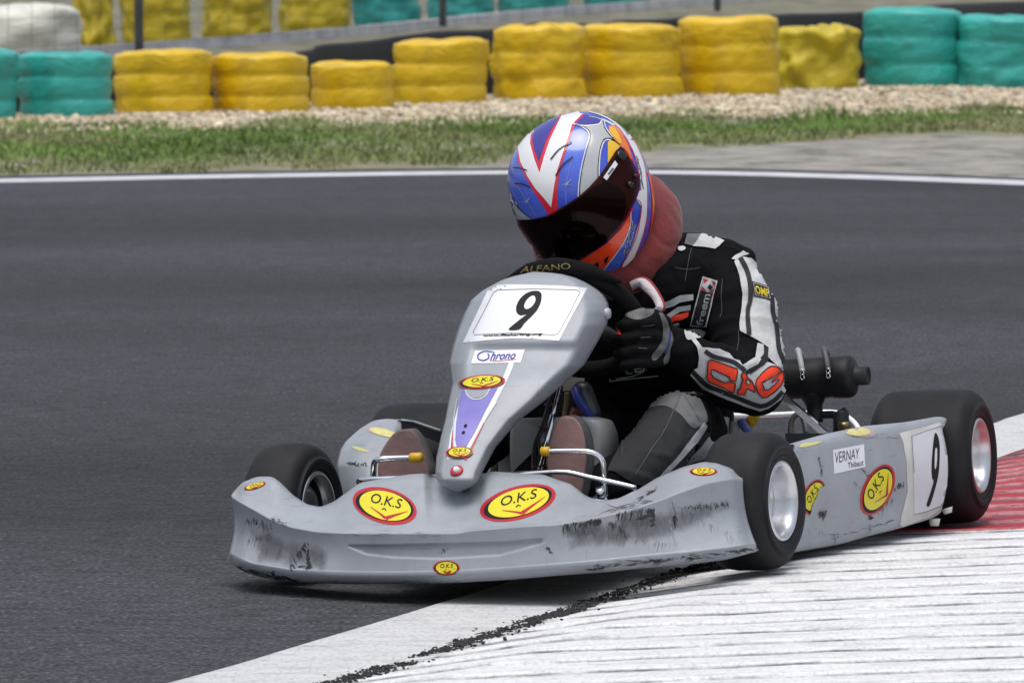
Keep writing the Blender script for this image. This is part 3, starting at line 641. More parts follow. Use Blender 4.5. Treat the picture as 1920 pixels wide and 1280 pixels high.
def scuff_mat(name, sx, sy, sz, lo, hi, sc, col=(.03, .03, .033)):
    m = bpy.data.materials.new(name); m.use_nodes = True; nt = m.node_tree; L = nt.links.new; b = nt.nodes['Principled BSDF']; out = nt.nodes['Material Output']
    tc = N(nt, 'TexCoord'); mp = N(nt, 'Mapping'); mp.inputs['Scale'].default_value = (sx, sy, sz); L(tc.outputs['Object'], mp.inputs[0]); n = N(nt, 'TexNoise', Scale=sc, Detail=12., Roughness=.8, Distortion=.8); L(mp.outputs[0], n.inputs['Vector'])
    at = N(nt, 'Attribute', attribute_name='fade'); r = N(nt, 'MapRange'); r.inputs[1].default_value = lo; r.inputs[2].default_value = hi
    ad = N(nt, 'Math', operation='ADD'); L(n.outputs['Fac'], ad.inputs[0]); L(at.outputs['Fac'], ad.inputs[1]); L(ad.outputs[0], r.inputs[0])
    mu = N(nt, 'Math', operation='MULTIPLY'); L(r.outputs[0], mu.inputs[0]); mu.inputs[1].default_value = .93
    b.inputs['Base Color'].default_value = (*col, 1); b.inputs['Roughness'].default_value = .6; tr = N(nt, 'BsdfTransparent'); mx = N(nt, 'MixShader'); L(mu.outputs[0], mx.inputs[0]); L(tr.outputs[0], mx.inputs[1]); L(b.outputs[0], mx.inputs[2]); L(mx.outputs[0], out.inputs[0])
    return m
M_SCV = scuff_mat('vertical_scrape', 6.5, 6.5, 1., .36, .66, 7.); M_SCH = scuff_mat('long_scrape', 1.2, 1.2, 7., .40, .74, 9.); M_HAZE = scuff_mat('dirt_haze', 2.6, 2.6, 1.2, .30, .85, 8., (.06, .06, .062)); M_SCB = scuff_mat('blotch', 2, 2, 2.6, .38, .62, 16.)
def scuffs(name, parent, bvh, lst):
  for one in lst:
    lst2 = [one]; items = [(m, 0, poly2d(p, 5, True)) for m, p in lst2]; o = film(name, parent, bvh, items, base=.0005)
    # fade value: 0 inside, falling to -0.35 at the rim of each mark
    polys = []
    me = o.data; vals = []
    for v in me.vertices:
        u, w = KP(v.co); best = -.35
        for m, p in lst2:
            cx = sum(q[0] for q in p) / len(p); cy = sum(q[1] for q in p) / len(p)
            ins = False; dmin = 1e9; n = len(p)
            for i in range(n):
                (x1, y1), (x2, y2) = p[i], p[(i + 1) % n]
                if (y1 > w) != (y2 > w) and u < (x2 - x1) * (w - y1) / (y2 - y1) + x1: ins = not ins
                L2 = (x2 - x1) ** 2 + (y2 - y1) ** 2; t = max(0, min(1, ((u - x1) * (x2 - x1) + (w - y1) * (y2 - y1)) / max(L2, 1e-6)))
                dmin = min(dmin, math.hypot(u - x1 - t * (x2 - x1), w - y1 - t * (y2 - y1)))
            if ins: best = max(best, -.40 + .46 * min(1, dmin / (30 if m is M_HAZE else 15)))
        vals.append(best)
    at = me.attributes.new('fade', 'FLOAT', 'POINT'); at.data.foreach_set('value', vals)
def oks(c, a, b, r=R_, y=Y_, k=B_, text=True):
    f = lambda x, yy: (c[0] + a[0] * x + b[0] * yy, c[1] + a[1] * x + b[1] * yy)
    it = [(r, 0, ellipse2d(c, a, b, 1.)), (k, 1, ellipse2d(f(.0, 0), [a[0] * .9, a[1] * .9], [b[0] * .83 + a[0] * .05, b[1] * .83 + a[1] * .05])), (y, 2, ellipse2d(f(.02, .0), [a[0] * .8, a[1] * .8], [b[0] * .8, b[1] * .8]))]
    if text:
        it += [(k, 3, text2d('O.K.S', f(-.45, .0), f(.5, .0), f(-.42, .55), f(.53, .55), off=.004, shear=.1)), (k, 3, stroke2d([f(-.06, -.26), f(.0, -.16), f(.07, -.26)], abs(b[1]) * .05 + .5, 4, False)),
               (r, 3, stroke2d([f(-.42, -.25), f(-.1, -.52), f(.08, -.70)], (1, abs(b[1]) * .13 + 1), 5)), (r, 3, stroke2d([f(.08, -.70), f(.35, -.42), f(.72, -.05)], (abs(b[1]) * .2 + 1, .6), 5))]
    return it
c3 = (800, 480, 2.782)
def C(x, y, c=c3): return (c[0] + x / c[2], c[1] + y / c[2])
# ---- front bumper
T_ = [(436, 924), (454, 904), (482, 893), (511, 893), (526, 904), (551, 929), (576, 945), (601, 950), (626, 940), (657, 917), (676, 904), (717, 897), (764, 889), (792, 887), (812, 890), (830, 893), (860, 895), (890, 890), (912, 886), (925, 883), (960, 886), (1018, 889), (1072, 908), (1098, 929), (1127, 939), (1159, 934), (1200, 915), (1232, 895), (1280, 875), (1319, 865), (1345, 868), (1372, 878), (1391, 893)]
RD = [(434, 928), (451, 939), (482, 956), (511, 973), (545, 986), (595, 995), (639, 997), (686, 998), (764, 998), (857, 998), (880, 993), (976, 985), (1040, 982), (1104, 971), (1152, 961), (1200, 947), (1248, 931), (1280, 918), (1328, 902), (1370, 895), (1393, 897)]
LB = [(430, 1036), (470, 1056), (545, 1068), (639, 1072), (732, 1073), (857, 1071), (960, 1064), (1040, 1058), (1136, 1050), (1200, 1043), (1296, 1035), (1360, 1028), (1418, 1020)]
BT = [(427, 1048), (436, 1059), (461, 1073), (498, 1084), (545, 1090), (639, 1094), (732, 1094), (857, 1092), (960, 1086), (1040, 1079), (1136, 1072), (1200, 1065), (1296, 1057), (1360, 1049), (1417, 1034)]
NC = 260
def row(poly, smooth_n=3):
    us = np.linspace(poly[0][0], poly[-1][0], NC); vv = np.interp(us, [p[0] for p in poly], [p[1] for p in poly])
    for _ in range(smooth_n): vv[1:-1] = (vv[:-2] + 2 * vv[1:-1] + vv[2:]) / 4
    return list(zip(us, vv))
rT, rR, rL, rB = row(T_, 2), row(RD, 6), row(LB, 6), row(BT, 4)
def yF(u): return -.37 + .185 * abs((u - 915) / 492) ** 2.4
SU = [(651, 1021), (690, 1021), (800, 1019), (939, 1015), (1018, 1008)]; SLw = [(651, 1023), (686, 1039), (733, 1045), (826, 1048), (939, 1041), (1018, 1018)]
def slot(u, v):
    if u < 651 or u > 1019: return 0
    a, b = ipol(SU, u), ipol(SLw, u); return sm(a, a + 2.5, v) * sm(b + .5, b - 2.5, v) * sm(651, 657, u) * sm(1019, 1012, u)
net = []      # rows of columns
fr = [('back', 0), ('T', 0), ('t', .12), ('t', .3), ('t', .5), ('t', .7), ('t', .85), ('t', .95), ('R', 0)] + [('f', k / 40) for k in range(1, 40)] + [('L', 0), ('l', .3), ('l', .55), ('l', .8), ('B', 0), ('under', 0)]
for kind, t in fr:
    line = []
    for j in range(NC):
        (uT, vT), (uR, vR), (uL, vL), (uB, vB) = rT[j], rR[j], rL[j], rB[j]
        yr = yF(uR); dep = (.17 - .11 * abs((uR - 915) / 492) ** 2)
        e = min(j, NC - 1 - j) / (NC - 1); en = sm(0, .035, e)
        if kind in ('T', 't', 'R'):
            tt = 0 if kind == 'T' else 1 if kind == 'R' else t
            u, v = uT + (uR - uT) * tt, vT + (vR - vT) * tt
            y = yr + .012 + dep * (1 - tt) + .012 * math.sin(math.pi * tt)*0
            y += .045 * (1 - tt) * sm(792, 815, uR) * sm(915, 892, uR)
            if kind == 'R': v += 1.
            p = K(u, v, y)
        elif kind == 'f':
            u, v = uR + (uL - uR) * (t ** 1.0), vR + (vL - vR) * t
            # flaring ends: the face stays upright, then kicks outward low down
            if uR > 1250: u = uR + (uL - uR) * t ** 2.2
            if uR < 520: u = uR + 6 * math.sin(math.pi * t) * (1 - sm(434, 520, uR)) + (uL - uR) * t ** 2.2
            side = sm(.45, 1, abs((uR - 915) / 492))
            y = yr + (.004 + .016 * side) * math.sin(math.pi * t) - .006 * t - .012 * side * t
            y += .005 * slot(u, v); p = K(u, v, y)
        elif kind == 'L': p = K(uL, vL, yr - .008 - .012 * sm(.45, 1, abs((uR - 915) / 492)))
        elif kind == 'l':
            a = t * math.pi / 2; p = K(uL + (uB - uL) * t, vL + (vB - vL) * math.sin(a), yr - .008 + .035 * (1 - math.cos(a)))
        elif kind == 'B': p = K(uB, vB, yr + .03)
        elif kind == 'under': p = K(uB, vB, yr + .03) + Vector((0, .13, .01))
        else: p = K(uT, vT, yr + .012 + dep) + Vector((0, .012, -.03))
        if en < 1: qu, qv = KP(p); p = K(qu, qv, p.y + .05 * (1 - en) ** 2)
        line.append(p)
    net.append(line)
V = [p for line in net for p in line]
bump_o = mesh_obj('front_bumper', V, grid_faces(len(net), NC), M_GREY, kart); face_camera(bump_o); bb = bvh_of(bump_o); solid(bump_o, .004)
for args in [((721.5, 948), (60, 13), (4, -33)), ((971, 942.5), (71, -17), (-3, -31)), ((837, 1064), (25, 0), (0, -14)), ((478, 911), (20, -4), (4, -7)), ((1319, 884), (26, 0), (0, -8))]: film('oval_sticker', bump_o, bb, oks(*args))
scuffs('dirt_haze', bump_o, bb, [(M_HAZE, [(1040, 975), (1180, 955), (1380, 915), (1390, 960), (1250, 1030), (1060, 1045)]), (M_HAZE, [(440, 960), (560, 1000), (640, 1020), (620, 1085), (470, 1065)]), (M_HAZE, [(1030, 978), (1095, 955), (1140, 962), (1150, 1005), (1100, 1024), (1045, 1020)]), (M_HAZE, [(1130, 968), (1190, 940), (1234, 938), (1242, 990), (1200, 1006), (1140, 1000)]), (M_SCH, [(1120, 1056), (1250, 1036), (1380, 1020), (1408, 1022), (1330, 1050), (1230, 1062), (1130, 1074)])])
SM = [scuff_mat('rubber_smear', 4, 4, 1.5, lo, hi, 9.) for lo, hi in ((.40, 1.05), (.34, .80), (.28, .55))]
def smear(path, n, ang, l0, l1, w0, w1, seed, heavy=1):
    r = random.Random(seed); P = [Vector((p[0], p[1], 0)) for p in path]; seg = [(b - a).length for a, b in zip(P, P[1:])]; tot_ = sum(seg); out = []
    for k in range(int(n * 1.7)):
        t = r.random() * tot_; q = 0
        while q < len(seg) - 1 and t > seg[q]: t -= seg[q]; q += 1
        p = P[q].lerp(P[q + 1], min(1, t / max(seg[q], 1e-6))); a = math.radians(ang + r.gauss(0, 9)); L_ = r.uniform(l0, l1) * (.4 + .6 * r.random()); d = Vector((math.cos(a), math.sin(a), 0)); w = r.uniform(w0, w1)
        p = p + Vector((r.gauss(0, 1.5), r.gauss(0, 2.), 0)); bend = Vector((-d.y, d.x, 0)) * r.gauss(0, .06) * L_
        out.append((SM[min(2, max(0, heavy + r.choice((-1, 0, 0, 1))))], k % 3, stroke2d([p, p + d * L_ * .5 + bend, p + d * L_], (w * .6, w * 1.25, w, w * .2), 3)))
    return out
c4 = (420, 720, 3.2); X5 = lambda *q: [C(x, y, (880, 700, 3.122)) for x, y in q]; X4 = lambda *q: [C(x, y, c4) for x, y in q]
for k, a in enumerate([
 (X5((550, 885), (760, 858)), 46, 92, 5, 22, .8, 3.2, 1, 1), (X5((680, 868), (765, 856)), 16, 95, 5, 14, 1.5, 4, 2, 2), (X5((850, 822), (1000, 800), (1085, 788)), 42, 100, 5, 26, .8, 3, 3, 1),
 (X5((1010, 850), (1085, 800), (1086, 885)), 24, 160, 5, 20, 1, 3.4, 4, 2), (X5((820, 870), (930, 935)), 18, 70, 6, 20, .8, 2.6, 5, 1), (X5((1192, 828), (1200, 850)), 5, 72, 16, 28, 2, 4, 6, 2), (X5((1180, 730), (1210, 850)), 10, 80, 10, 30, .6, 1.4, 7, 0),
 (X5((1255, 775), (1400, 768), (1525, 755)), 44, 95, 3, 14, .8, 3, 8, 1), (X5((1005, 725), (1100, 665)), 16, 145, 8, 22, 1, 3, 9, 1), (X5((800, 800), (1090, 742)), 16, 169, 10, 40, .6, 1.6, 10, 1),
 (X5((730, 1145), (900, 1110), (1200, 1085), (1480, 1055)), 60, 175, 8, 40, .8, 2.8, 11, 1), (X5((1500, 1050), (1665, 1028)), 18, 175, 8, 30, .8, 2.4, 12, 2), (X5((600, 900), (1180, 1000)), 40, 95, 5, 24, .6, 1.6, 13, 0), (X5((1200, 760), (1560, 960)), 30, 85, 5, 30, .5, 1.4, 14, 0), (X5((440, 1010), (480, 1040)), 10, 40, 4, 10, 1.5, 4, 15, 1),
 (X4((120, 815), (170, 800), (280, 840)), 22, 92, 8, 34, .8, 2.6, 16, 1), (X4((150, 930), (280, 900)), 16, 110, 6, 20, .8, 2.2, 17, 0), (X4((500, 945), (450, 1000), (390, 1085)), 20, 60, 5, 20, 1, 3.2, 18, 2), (X4((505, 1000), (520, 1090)), 14, 120, 6, 20, 1.2, 3.5, 19, 2), (X4((390, 1090), (520, 1096)), 14, 5, 5, 16, 1, 2.6, 20, 1),
 (X4((60, 1095), (270, 1145)), 24, 18, 6, 24, 1, 3, 21, 2), (X4((280, 1110), (300, 1150), (440, 1170)), 26, 25, 5, 20, 1.2, 4, 22, 2), (X4((260, 800), (360, 840)), 12, 20, 5, 18, .8, 2.2, 23, 1), (X4((440, 1185), (1400, 1188)), 40, 0, 8, 40, .6, 2., 24, 0), (X4((1290, 1000), (1350, 975)), 10, 90, 4, 10, 1, 2.6, 25, 1), (X4((560, 900), (1300, 900)), 24, 10, 6, 40, .4, 1., 26, 0)]):
    o_ = film('rubber_stain', bump_o, bb, smear(*a), base=.0005, lift=.0002, snap=.003)
    at_ = o_.data.attributes.new('fade', 'FLOAT', 'POINT'); at_.data.foreach_set('value', [0.] * len(o_.data.vertices))
# ---- nose fairing
FL = [(509, 1000), (512, 980), (518, 958), (527, 937), (545, 904), (563, 883), (590, 869), (624, 856), (655, 847), (681, 841.5), (700, 844), (720, 847), (750, 841), (785, 835), (820, 826), (857, 818), (886, 816), (900, 820), (911, 830), (918, 842), (921, 856)]
FRt = [(509, 1004), (511, 1040), (514, 1066), (521, 1088), (530, 1105), (543, 1123), (555, 1134), (570, 1141), (584, 1143), (609, 1138), (649, 1116), (685, 1095), (717, 1059), (750, 1023), (789, 972), (839, 929), (886, 904), (902, 898), (911, 890), (918, 875), (921, 859)]
NV, NS = 120, 57; V = []
for i in range(NV):
    t = i / (NV - 1); v = 509 + 412 * (t + .05 * math.sin(2 * math.pi * t) * -1)
    a, b = ipol(FL, v), ipol(FRt, v); yc = .10 - .40 * ((v - 509) / 412) ** .92
    yc += .05 * math.exp(-(v - 509) / 10) + .06 * sm(890, 922, v) ** 2
    wid = (b - a) / 290
    for j in range(NS):
        s = -1 + 2 * j / (NS - 1); u = (a + b) / 2 + (b - a) / 2 * s
        w = abs(s); side = max(0, w - .66) / .34 if s > 0 else max(0, w - .72) / .28
        y = yc + (.035 * w * w + (.11 if s > 0 else .10) * side ** 1.6) * (.25 + .75 * wid)
        # raised number field, small ledge under it
        inn = sm(.78, .66, w); y += .012 * inn * sm(636, 660, v) * sm(720, 670, v) - .004 * inn * sm(655, 636, v)
        V.append(K(u, v, y))
fair = mesh_obj('nose_fairing', V, grid_faces(NV, NS), M_GREY, kart); face_camera(fair); fb = bvh_of(fair); solid(fair, .004)
PU = mat('sticker_violet', lin((118, 110, 200)), .4, var=.35, vscale=6, dark=lin((160, 152, 225))); RG = mat('silver_line', (.5, .5, .53), .4); PB = mat('print_blue', lin((70, 70, 170)), .4); PG = mat('print_grey', lin((90, 90, 100)), .4)
plate = [C(330, 155), C(420, 148), C(560, 150), C(700, 155), C(838, 167), C(765, 300), C(690, 441), C(560, 432), C(440, 430), C(310, 440), C(190, 452), C(260, 303)]
nine = [(1, poly2d([C(*p) for p in [(600, 205), (596, 240), (578, 280), (545, 318), (512, 350), (482, 384), (428, 384), (470, 345), (505, 318), (520, 306), (490, 310), (470, 295), (468, 265), (482, 232), (510, 202), (545, 185), (580, 183), (595, 192)]], 5, True)), (2, poly2d([C(*p) for p in [(565, 213), (568, 235), (552, 262), (530, 277), (514, 275), (510, 258), (522, 232), (543, 213), (556, 209)]], 4, True))]
it = [(W_, 0, poly2d(plate, 6)), (B_, 1, nine[0][1]), (W_, 2, nine[1][1])]
fr_ = [(370, 178), (580, 172), (785, 178), (800, 190), (745, 300), (688, 402), (670, 412), (450, 402), (250, 411), (243, 397), (300, 290), (350, 190), (370, 178)]
it.append((PG, 1, stroke2d([C(*p) for p in fr_], .85, 5, False)))
it.append((B_, 1, text2d('www.ffsakarting.org', C(293, 424), C(602, 417), C(297, 409), C(606, 399), off=.035, shear=.15)))
film('number_plate', fair, fb, it)
it = [(W_, 0, poly2d([C(252, 492), (C(512, 487)), C(490, 556), C(232, 560)], 5)), (PB, 1, text2d('hrono', C(330, 545), C(462, 537), C(338, 500), C(470, 496), off=.02, shear=.3)), (PB, 1, stroke2d([C(*p) for p in [(345, 500), (300, 498), (270, 515), (272, 538), (300, 545), (325, 530), (320, 508)]], 2.4, 4)), (R_, 1, stroke2d([C(330, 545), C(380, 548), C(465, 538)], 1.1, 4))]
film('sticker', fair, fb, it)
it = [(W_, 0, poly2d([C(*p) for p in [(215, 612), (200, 680), (160, 800), (125, 930), (107, 1060), (160, 1045), (205, 1048), (250, 960), (340, 800), (415, 660), (450, 580), (455, 556), (430, 556), (395, 640), (300, 690), (195, 690), (205, 650)]], 6)),
      (R_, 1, poly2d([C(*p) for p in [(135, 900), (130, 960), (125, 1010), (112, 1050), (140, 1050), (145, 1000), (140, 950)]], 4)), (R_, 1, stroke2d([C(300, 868), C(262, 945), C(218, 1030), C(200, 1062)], (1, 5.5), 5)),
      (RG, 1, stroke2d([C(160, 745), C(142, 860), C(140, 1000)], 2.2, 5)), (RG, 1, stroke2d([C(365, 760), C(290, 880), C(225, 1000)], 2.2, 5)),
      (PU, 2, poly2d([C(*p) for p in [(188, 690), (170, 770), (155, 870), (150, 960), (158, 995), (205, 995), (250, 920), (310, 800), (372, 685), (335, 688), (320, 720), (280, 745), (235, 745), (205, 725), (200, 695)]], 6)),
      (M_GREY, 2, poly2d([C(*p) for p in [(200, 694), (325, 690), (315, 718), (280, 740), (235, 740), (208, 724)]], 6)), (RG, 3, stroke2d([C(203, 700), C(215, 728), C(240, 746), (C(280, 746)), C(315, 722), C(330, 692)], 2.4, 5)),
      (B_, 3, ellipse2d(C(204, 887), (3.3, -.5), (.5, -3.3), 1, 3)), (B_, 3, ellipse2d(C(193, 922), (3.1, -.5), (.5, -3.1), 1, 3))]
film('nose_graphic', fair, fb, it)
film('oval_sticker', fair, fb, oks((904, 717), (43.5, -3), (1, -13)), base=.0040); film('oval_sticker', fair, fb, oks((862, 848.5), (25, -1), (.5, -10.5)), base=.0040)
def disc_on(name, c, r, bvh, m, parent, h=.008, steps=((1., 0.), (1., .6), (.75, 1.), (.0, 1.02))):
    d = kdir(*c); hit = bvh.ray_cast(KO, d); n = hit[1] if hit[1].dot(d) < 0 else -hit[1]; q = n.to_track_quat('X', 'Z')
    vs, fs = lathe([(hh * h, max(rr, .001) * r) for rr, hh in steps], 'X', 24); return mesh_obj(name, [hit[0] + q @ v for v in vs], fs, m, parent)
disc_on('washer', (856.5, 883), .0125, fb, R_, fair, .004); disc_on('bolt', (857, 883), .0065, fb, W_, fair, .009); disc_on('bolt', C(934, 300), .011, fb, mat('bolt_grey', (.35, .36, .38), .4), fair, .009)
# ---- side pods
PT = [(1478, 834), (1486, 830), (1551, 812), (1621, 798), (1691, 793), (1744, 785), (1765, 788), (1779, 800)]
PR = [(1478, 862), (1487, 858), (1537, 846), (1621, 832), (1691, 818), (1727, 808), (1760, 800), (1784, 814)]
PBt = [(1478, 1036), (1495, 1032), (1586, 1016), (1649, 998), (1691, 988), (1751, 970), (1768, 958), (1782, 934)]
nc = 80
def prow(poly): 
    us = np.linspace(poly[0][0], poly[-1][0], nc); vv = np.interp(us, [p[0] for p in poly], [p[1] for p in poly])
    for _ in range(3): vv[1:-1] = (vv[:-2] + 2 * vv[1:-1] + vv[2:]) / 4
    return list(zip(us, vv))
a_, b_, c_ = prow(PT), prow(PR), prow(PBt); net = []
def py(j): return .17 + .69 * (j / (nc - 1)) ** .95
for kind in ['in2', 'in1', 'top'] + [('t', k / 6) for k in range(1, 6)] + ['rid'] + [('f', k / 16) for k in range(1, 16)] + ['bot', 'u1', 'u2']:
    line = []
    for j in range(nc):
        y = py(j); (uT, vT), (uR, vR), (uB, vB) = a_[j], b_[j], c_[j]; top = K(uT, vT, y + .10); e = sm(1, .93, j / (nc - 1))
        if kind == 'top': p = top
        elif kind == 'in1': p = top + Vector((-.05, .01, -.012))
        elif kind == 'in2': p = top + Vector((-.09, .01, -.10))
        elif kind == 'rid': p = K(uR, vR, y)
        elif kind == 'bot': p = K(uB, vB, y)
        elif kind == 'u1': p = K(uB, vB, y) + Vector((-.02, .01, -.006))
        elif kind == 'u2': p = K(uB, vB, y) + Vector((-.3, .06, 0.))
        elif kind[0] == 't':
            t = kind[1]; p = top.lerp(K(uR, vR, y), t) + Vector((.012, 0, .012)) * math.sin(math.pi * t)
        else:
            t = kind[1]; p = K(uR, vR, y).lerp(K(uB, vB, y), t) + Vector((.014, -.004, 0)) * math.sin(math.pi * t)
        if isinstance(kind, tuple) or kind in ('rid', 'bot', 'u1'): p = p + Vector((-.06, .05, 0)) * (1 - e) ** 2
        line.append(p)
    net.append(line)
V = [p for l in net for p in l]; podf = grid_faces(len(net), nc)
n = len(net); podf.append(tuple(i * nc + nc - 1 for i in range(n))); podf.append(tuple(i * nc for i in range(n))[::-1])
pod = mesh_obj('side_pod', V, podf, M_GREY, kart); face_camera(pod); pb = bvh_of(pod)
film('oval_sticker', pod, pb, oks((1645, 918), (25.6, -44), (-21, -19)))
film('oval_sticker', pod, pb, oks((1525, 931), (17, -29), (-14, -15)) + [(M_GREY, 5, poly2d([(1535, 915), (1549, 908), (1548, 935), (1536, 952), (1526, 962), (1517, 968), (1522, 945), (1530, 930)], 5))])
film('faded_sticker', pod, pb, [(FR_, 0, ellipse2d((1612, 810), (31, 2), (0, -9))), (FY_, 1, ellipse2d((1607, 809), (24, 1), (0, -8)))])
film('faded_sticker', pod, pb, [(FY_, 0, poly2d([(1497, 838), (1505, 831), (1530, 828), (1542, 826), (1535, 832), (1510, 838)], 4))])
c6 = (1340, 640, 2.845); D = lambda x, y: C(x, y, c6)
film('name_label', pod, pb, [(W_, 0, poly2d([D(630, 578), D(796, 547), D(802, 668), D(636, 706)], 5)), (B_, 1, text2d('VERNAY', D(640, 650), D(768, 622), D(640, 592), D(770, 568), off=-.008)), (B_, 1, text2d('Thibaut', D(708, 676), D(792, 660), D(708, 646), D(792, 628), off=.0))])
PW = mat('plate_white', (.62, .62, .66), .4, var=.12, vscale=7); CRM = mat('cream_edge', (.62, .61, .58), .5, var=.25, vscale=9, dark=(.42, .4, .36))
it = [(CRM, 0, poly2d([D(*p) for p in [(985, 488), (1120, 455), (1195, 432), (1245, 445), (1248, 490), (1247, 620), (1246, 820), (1230, 872), (1150, 930), (1060, 965), (985, 996), (992, 940), (1010, 870), (1028, 800), (1022, 640), (1005, 540)]], 6)), (PW, 1, poly2d([D(*p) for p in [(1052, 492), (1120, 470), (1215, 438), (1236, 455), (1240, 500), (1239, 700), (1236, 830), (1224, 862), (1140, 900), (1062, 922), (1062, 760), (1050, 620), (1046, 540)]], 6)),
      (PG, 2, stroke2d([D(1062, 700), D(1052, 560), D(1050, 505), D(1130, 475), D(1215, 450)], .9, 5, False)), (PG, 2, stroke2d([D(1062, 922), D(1130, 905), D(1205, 880), D(1240, 855)], .9, 5, False)),
      (B_, 2, poly2d([D(*p) for p in [(1175, 487), (1190, 510), (1198, 560), (1197, 640), (1190, 715), (1172, 790), (1145, 873), (1128, 868), (1150, 800), (1165, 745), (1158, 730), (1154, 680), (1158, 600), (1166, 520)]], 5, True)), (PW, 3, poly2d([D(*p) for p in [(1178, 567), (1183, 580), (1182, 640), (1176, 676), (1170, 672), (1170, 610), (1173, 575)]], 3, True))]
film('plate_border', pod, pb, it[:1], jump=.12, ymax=.9); film('number_plate', pod, pb, it[1:], jump=.12, ymax=.9)
for k, a in enumerate([([D(560, 610), D(575, 700)], 12, 95, 8, 26, .6, 1.8, 31, 1), ([D(740, 735), D(775, 780)], 8, 80, 6, 16, .8, 2, 32, 0), ([D(560, 905), D(600, 900)], 14, 105, 8, 26, 1, 2.6, 33, 1), ([D(780, 675), D(840, 730)], 8, 35, 8, 22, .8, 2.2, 34, 1), ([D(960, 770), D(1008, 755)], 12, 85, 5, 14, 1, 2.4, 35, 2), ([D(480, 980), D(700, 1050)], 22, 95, 6, 24, .6, 1.6, 36, 0), ([D(880, 880), D(960, 830)], 18, 100, 8, 30, .5, 1.5, 37, 0), ([D(815, 938), D(838, 942)], 6, 5, 5, 9, 2, 4, 38, 2), ([D(640, 1040), D(960, 960)], 18, 165, 6, 24, .6, 1.8, 39, 1), ([D(760, 500), D(1000, 520)], 12, 175, 8, 40, .5, 1.3, 40, 0)]):
    o_ = film('rubber_stain', pod, pb, smear(*a), base=.0005, lift=.0002, snap=.003)
    at_ = o_.data.attributes.new('fade', 'FLOAT', 'POINT'); at_.data.foreach_set('value', [0.] * len(o_.data.vertices))
mb = MB(); mb.add(*tube([K(1752, 972, .80), K(1752, 985, .80)], [.012, .009], smooth=False)); mb.add(*tube([K(1775, 952, .84), K(1778, 962, .84)], [.012, .008], smooth=False)); mb.build('tape_end', CRM, pod)
# right pod: only its nose shows past the right front wheel
RLf = [(787, 707), (789, 697), (796, 687), (803, 675), (810, 667), (827, 648), (843, 638), (858, 634), (873, 631), (895, 634), (930, 642), (960, 648)]
net = []; ncr = 36
for k in range(40):
    v = 788 + 172 * k / 39; uL = ipol(RLf, v); uR_ = 752 + 18 * (k / 39); y0 = ipol([(788, .42), (800, .34), (830, .26), (870, .2), (920, .165), (960, .16)], v); line = []
    for j in range(ncr):
        t = j / (ncr - 1); w = max(0, .45 - t) / .45; w2 = max(0, t - .8) / .2
        line.append(K(uL + (uR_ - uL) * t, v - (3 if k < 6 else 0) * math.sin(math.pi * t), y0 + .10 * w ** 2 + .06 * w2 ** 2))
    net.append(line)
back = [[p + Vector((0, d, -dz)) for p in net[0]] for d, dz in ((.42, .075), (.3, .05), (.18, .028), (.08, .010))]
net = back + net; V = [p for l in net for p in l]
rpod = mesh_obj('side_pod', V, grid_faces(len(net), ncr), M_GREY, kart); face_camera(rpod); rb = bvh_of(rpod); solid(rpod, .004)
film('faded_sticker', rpod, rb, [(FR_, 0, ellipse2d((712, 809), (28, 7), (3, -6))), (FY_, 1, ellipse2d((720, 811), (26, 7), (3, -6.5)))])
film('faded_sticker', rpod, rb, [(FY_, 0, ellipse2d((676, 842), (16, 4.5), (0, -3)))])
c7 = (620, 740, 6.4)
film('handwriting', rpod, rb, [(B_, 0, stroke2d([C(x, y, c7) for x, y in q], w, 3)) for q, w in [([(195, 815), (240, 835), (300, 825), (215, 810)], 1.8), ([(300, 800), (290, 840), (320, 850)], 1.4), ([(345, 820), (320, 840), (345, 855)], 1.2), ([(360, 850), (375, 825), (385, 850)], 1.2), ([(395, 850), (400, 820), (420, 815)], 1.2), ([(425, 810), (420, 850), (440, 845)], 1.2)]])
